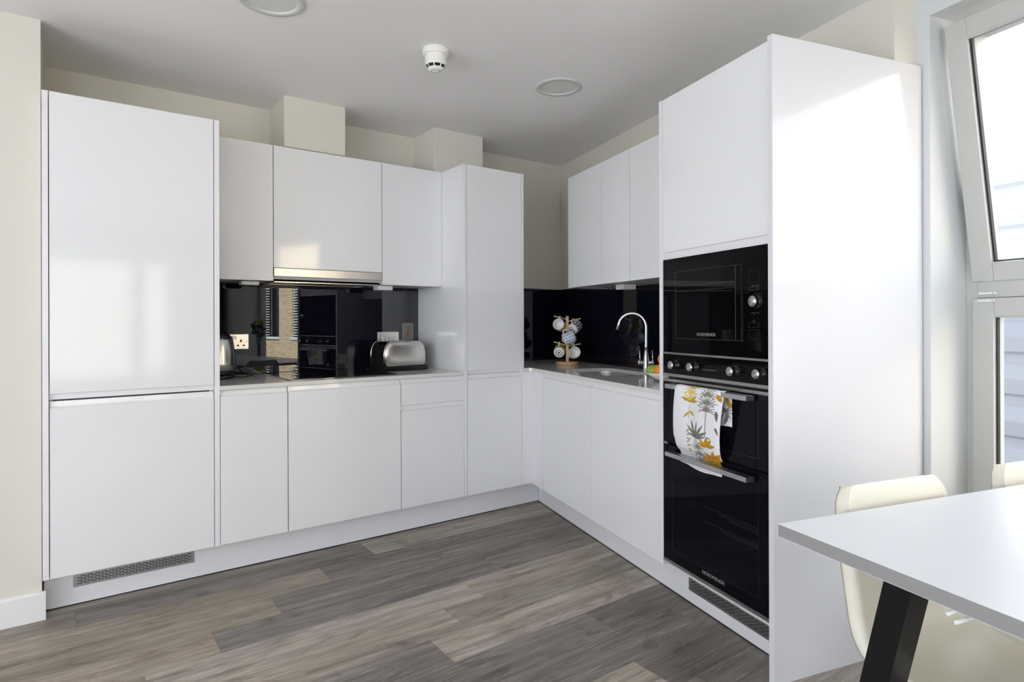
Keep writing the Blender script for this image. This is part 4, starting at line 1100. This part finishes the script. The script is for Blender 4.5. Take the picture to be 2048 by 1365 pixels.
# ------------------------------------------------------------------ shell chairs
def chair_parts():
    """local: x across (-.2 to .2), y forward from the back's top edge, z up"""
    prof = [(0.000, .792), (0.008, .765), (0.018, .72), (0.030, .66), (0.042, .60), (0.052, .55), (0.061, .505), (0.074, .473), (0.098, .448), (0.140, .436), (0.20, .431), (0.28, .433), (0.36, .440), (0.42, .440), (0.445, .431)]
    wid = [.152, .178, .190, .196, .199, .201, .202, .203, .204, .204, .204, .203, .200, .190, .172]
    pts = [Vector((0, y, z)) for y, z in prof]
    NS = 60; NX = 26
    def interp(arr, f):
        i = min(int(f), len(arr) - 2); g = f - i
        p0 = arr[max(i - 1, 0)]; p1 = arr[i]; p2 = arr[i + 1]; p3 = arr[min(i + 2, len(arr) - 1)]
        return 0.5 * ((2 * p1) + (p2 - p0) * g + (2 * p0 - 5 * p1 + 4 * p2 - p3) * g * g + (3 * p1 - p0 - 3 * p2 + p3) * g ** 3)
    top = []; bot = []
    for j in range(NS):
        f = (len(pts) - 1) * j / (NS - 1); c = interp(pts, f); w = interp(wid, f)
        tg = (interp(pts, min(f + .05, len(pts) - 1)) - interp(pts, max(f - .05, 0))).normalized()
        n = Vector((0, -tg.z, tg.y)); n = n if n.z > -0.2 and n.y > -.5 else -n
        if n.y < 0 and j < NS * .5: n = -n
        if j > NS * .6 and n.z < 0: n = -n
        rowt = []; rowb = []
        for i in range(NX):
            u = -1 + 2 * i / (NX - 1); au = abs(u)
            conc = 0.016 * au ** 2.2
            lip = 0.0
            x = w * u
            if au > .93:
                lip = (au - .93) / .07; x = w * math.copysign(.93 + .07 * (.3 * lip), u)
            off = conc - 0.028 * lip ** 1.3
            corner = 0.0
            p = c + Vector((x, 0, 0)) + n * off
            if j == 0: p = p - n * .004
            rowt.append(p); rowb.append(p - n * .0045)
        top.append(rowt); bot.append(rowb)
    vs = [p for r in top for p in r] + [p for r in bot for p in r]; o = NS * NX; fs = []
    for j in range(NS - 1):
        for i in range(NX - 1):
            a = j * NX + i; fs.append([a, a + 1, a + NX + 1, a + NX]); fs.append([o + a, o + a + NX, o + a + NX + 1, o + a + 1])
    for j in range(NS - 1):
        for i in (0, NX - 1): a = j * NX + i; fs.append([a, a + NX, o + a + NX, o + a])
    for i in range(NX - 1):
        for j in (0, NS - 1): a = j * NX + i; fs.append([a, a + 1, o + a + 1, o + a])
    shell = MB(); shell.add(vs, fs, 0, True)
    legs = []
    for sx in (-1, 1):
        for y0, y1 in ((.13, .07), (.36, .43)):
            m_ = MB(); m_.tube([Vector((sx * .10, y0 + (.02 if y0 < .2 else -.02), .418)), Vector((sx * .150, y0, .398)), Vector((sx * .195, y1, 0.0))], [.010, .011, .009], 12); legs.append(m_)
    fr = MB(); fr.tube([Vector((-.12, .16, .420)), Vector((.12, .16, .420))], .010, 10); fr.tube([Vector((-.12, .34, .424)), Vector((.12, .34, .424))], .010, 10)
    riv = MB()
    for sx in (-1, 1):
        for y, z in ((.071, .486), (.084, .468)): riv.lathe([(0.0, .0022), (.004, .0016), (.0045, 0)], Vector((sx * .165, y, z + .006)), 10, axis=Matrix.Rotation(-.9, 3, 'X'), cap=False)
    return shell, legs, fr, riv
CH = chair_parts()
def place_world(o, s_, t_, ang):          # ang: extra turn of the chair about z, 0 = facing +s
    o.location = world('R', loc3('R', s_, t_, 0)); o.rotation_euler = (0, 0, RROT + ang)
def first_chair(label):
    t = thing('dining_chair', label, 'chair', 'W', (0, 0, 0), 'cream shell chairs around the white table')
    build('shell', CH[0], M['cream_pl'], parent=t)
    for l in CH[1]: build('leg', l, M['white_pl'], parent=t)
    build('seat_frame', CH[2], M['white_pl'], parent=t)
    build('fixing_cap', CH[3], M['steel_dk'], parent=t)
    return t
ch0 = first_chair('cream shell chair tucked under the end of the table nearest the white end panel')
place_world(ch0, 3.236, 0.700, 0)
def copy_chair(label, s_, t_, ang):
    r = ch0.copy(); COL.objects.link(r); r['label'] = label
    for ch in list(ch0.children):
        c = ch.copy(); COL.objects.link(c); c.parent = r
    place_world(r, s_, t_, ang); return r
copy_chair('cream shell chair by the window, cut off by the right edge of the view', 3.232, 0.128, 0)

# ------------------------------------------------------------------ vase on the table, seen in the splashback
vc = loc3('R', 4.70, -0.045, TZ)
t = thing('flower_vase', 'slim glass vase of yellow and purple flowers on the table, mirrored in the splashback', 'vase', 'R', vc)
mb = MB(); mb.lathe([(0.0, .0), (.026, 0), (.028, .01), (.030, .10), (.036, .20), (.0345, .20), (.028, .10), (.025, .012), (0.0, .012)], vc, 32, cap=False); build('glass_body', mb, M['glass'], parent=t)
mb = MB(); rr = random.Random(5); heads = []
for k in range(9):
    a = rr.uniform(0, 2 * PI); side = -1 if k % 2 == 0 else 1      # yellow to one side, purple to the other
    e_ = vc + Vector((math.cos(a) * .03 + .01, math.sin(a) * .035 + side * .055, rr.uniform(.40, .46) - (.03 if side > 0 else 0)))
    mb.tube([vc + Vector((math.cos(a) * .01, math.sin(a) * .01, .015)), vc + Vector((math.cos(a) * .02, math.sin(a) * .02, .18)), e_], .0025, 6); heads.append(e_)
build('stems', mb, M['leaf'], parent=t)
mb = MB(); mp_ = MB()
for k, hpt in enumerate(heads):
    tgt = mb if k % 2 == 0 else mp_
    for q in range(10):
        a = q * PI / 5; tgt.ball(hpt + Vector((math.cos(a) * .022, math.sin(a) * .022, rr.uniform(-.006, .012))), .014, 8, 6)
    tgt.ball(hpt, .018, 8, 6)
build('yellow_flowers', mb, M['yellow'], parent=t); build('purple_flowers', mp_, M['purple'], parent=t)
mb = MB()
for k in range(16):
    a = rr.uniform(0, 2 * PI); p = vc + Vector((math.cos(a) * .06, math.sin(a) * .06, rr.uniform(.24, .38))); mb.ball(p, .028, 8, 6, sq=(1, .35, .8))
build('leaves', mb, M['leaf'], parent=t)

# ------------------------------------------------------------------ curtain by the window end, seen in the splashback
def curtain():
    mb = MB(); n = 60; vs = []
    for z in (0.02, .8, 1.6, 2.28):
        for k in range(n + 1):
            f = k / n; vs.append(loc3('R', 5.65 + f * .75 * (1 - .12 * (z < 1)), -0.02 + .035 * math.sin(f * 2 * PI * 7), z))
    fs = []
    for j in range(3):
        for k in range(n): a = j * (n + 1) + k; fs.append([a, a + 1, a + n + 2, a + n + 1])
    mb.add(vs, fs, 0, True); return mb
cu = build('curtain', curtain(), M['curtain'], fr='R', origin=loc3('R', 6.0, -.02, .02), props=P('grey curtain gathered at the far end of the window wall, mirrored in the splashback', 'curtain'), recalc=False)
sm = cu.modifiers.new('thickness', 'SOLIDIFY'); sm.thickness = .003

# ================================================================== OUTSIDE
ET = -10.0
t = thing('brick_building', 'yellow brick building across the street, seen mirrored in the splashback', 'building', 'R', loc3('R', 18, ET, -3))
mb = MB(); PER = 2.79; wins = [15.99 + k * PER for k in range(5)]      # left edge of each window along s
zb, zt = 0.57, 3.2; pad = 1.77
a = 15.2
for w in wins:
    fbox(mb, 'R', a, w, ET - .3, ET, -3.5, 6.5); fbox(mb, 'R', w, w + pad, ET - .3, ET, -3.5, zb); fbox(mb, 'R', w, w + pad, ET - .3, ET, zt, 6.5); a = w + pad
fbox(mb, 'R', a, 32, ET - .3, ET, -3.5, 6.5)
build('wall', mb, M['brick'], parent=t)
for w in wins:
    mb = MB(); fbox(mb, 'R', w, w + .08, ET - .2, ET - .12, zb, zt); fbox(mb, 'R', w + pad - .08, w + pad, ET - .2, ET - .12, zb, zt); fbox(mb, 'R', w + .78, w + .86, ET - .2, ET - .12, zb, zt); fbox(mb, 'R', w, w + pad, ET - .2, ET - .12, zt - .08, zt)
    wf = build('window', mb, M['steel_dk'], parent=t)
    build('pane', one('R', (w, w + pad, ET - .19, ET - .18, zb, zt)), M['oven_glass'], parent=wf)
    mb = MB()
    for k in range(22): fbox(mb, 'R', w + .88, w + pad - .03, ET - .08, ET - .02, zb + .06 + k * .112, zb + .095 + k * .112)
    build('louvre', mb, M['white_ext'], parent=wf)
    build('sill', one('R', (w - .05, w + pad + .05, ET - .2, ET + .06, zb - .10, zb)), M['white_ext'], parent=wf)
# pale clad building facing the end of the window wall
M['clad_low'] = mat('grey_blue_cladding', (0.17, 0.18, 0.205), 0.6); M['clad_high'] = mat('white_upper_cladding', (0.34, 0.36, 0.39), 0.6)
z = -3.0; pts = []
while z < 7.0:
    pts += [(0.0, z), (0.05, z + .05), (0.09, z + .30), (0.06, z + .52), (0.0, z + .58)]; z += .72
t = thing('clad_building', 'pale building with horizontal boarding outside the window on the right', 'building', 'R', loc3('R', -3, ET, -3))
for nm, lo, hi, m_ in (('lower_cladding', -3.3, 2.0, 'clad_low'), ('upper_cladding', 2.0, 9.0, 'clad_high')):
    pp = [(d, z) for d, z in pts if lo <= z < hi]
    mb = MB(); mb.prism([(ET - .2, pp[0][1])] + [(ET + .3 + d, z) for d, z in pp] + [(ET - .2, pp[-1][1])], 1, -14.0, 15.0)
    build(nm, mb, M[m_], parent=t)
w4b = MB()
for b in [(-5.3, -5.24, .10, 2.25), (-4.48, -4.42, .10, 2.25), (-3.66, -3.6, .10, 2.25), (-5.24, -3.66, .10, .17), (-5.24, -3.66, 2.18, 2.25)]:
    fbox(w4b, 'L', b[0], b[1], BY + .05, BY + .12, b[2], b[3])
w4 = build('added_fill_window_front', w4b, M['upvc'], props=S)  # added opening behind the camera, brings fill to the left run and ceiling
build('pane', one('L', (-5.24, -4.48, BY + .08, BY + .085, .17, 2.18), (-4.42, -3.66, BY + .08, BY + .085, .17, 2.18)), M['glass'], parent=w4)
build('added_shadow_block', one('R', (-14.0, 6.85, -0.40, 2.3, ZC + .13, 13.0)), M['brick_dk'], fr='R', props=S)  # added unseen block, casts shadow on the clad building
build('added_sun_shade', one('W', (-8.6, -5.76, -6.6, -0.5, ZC + .02, ZC + .16)), M['white_ext'], props=S)  # added unseen slab, keeps direct sun out of the side opening
build('added_backdrop_wall', one('L', (-3.7, -1.4, BY + 2.2, BY + 2.4, -3.5, 3.6)), mat('backdrop_render', (0.30, 0.29, 0.26), .9), props=S)  # added unseen wall, sets how bright the window mirrors in the fridge door
build('street_ground', one('R', (-20, 34, -30, -0.5, -3.6, -3.5)), mat('pale_paving', (0.22, 0.215, 0.205), .9), fr='R', props=S)

# clean up helper properties
for o in list(COL.objects):
    for k in ('_o', '_f'):
        if k in o: del o[k]
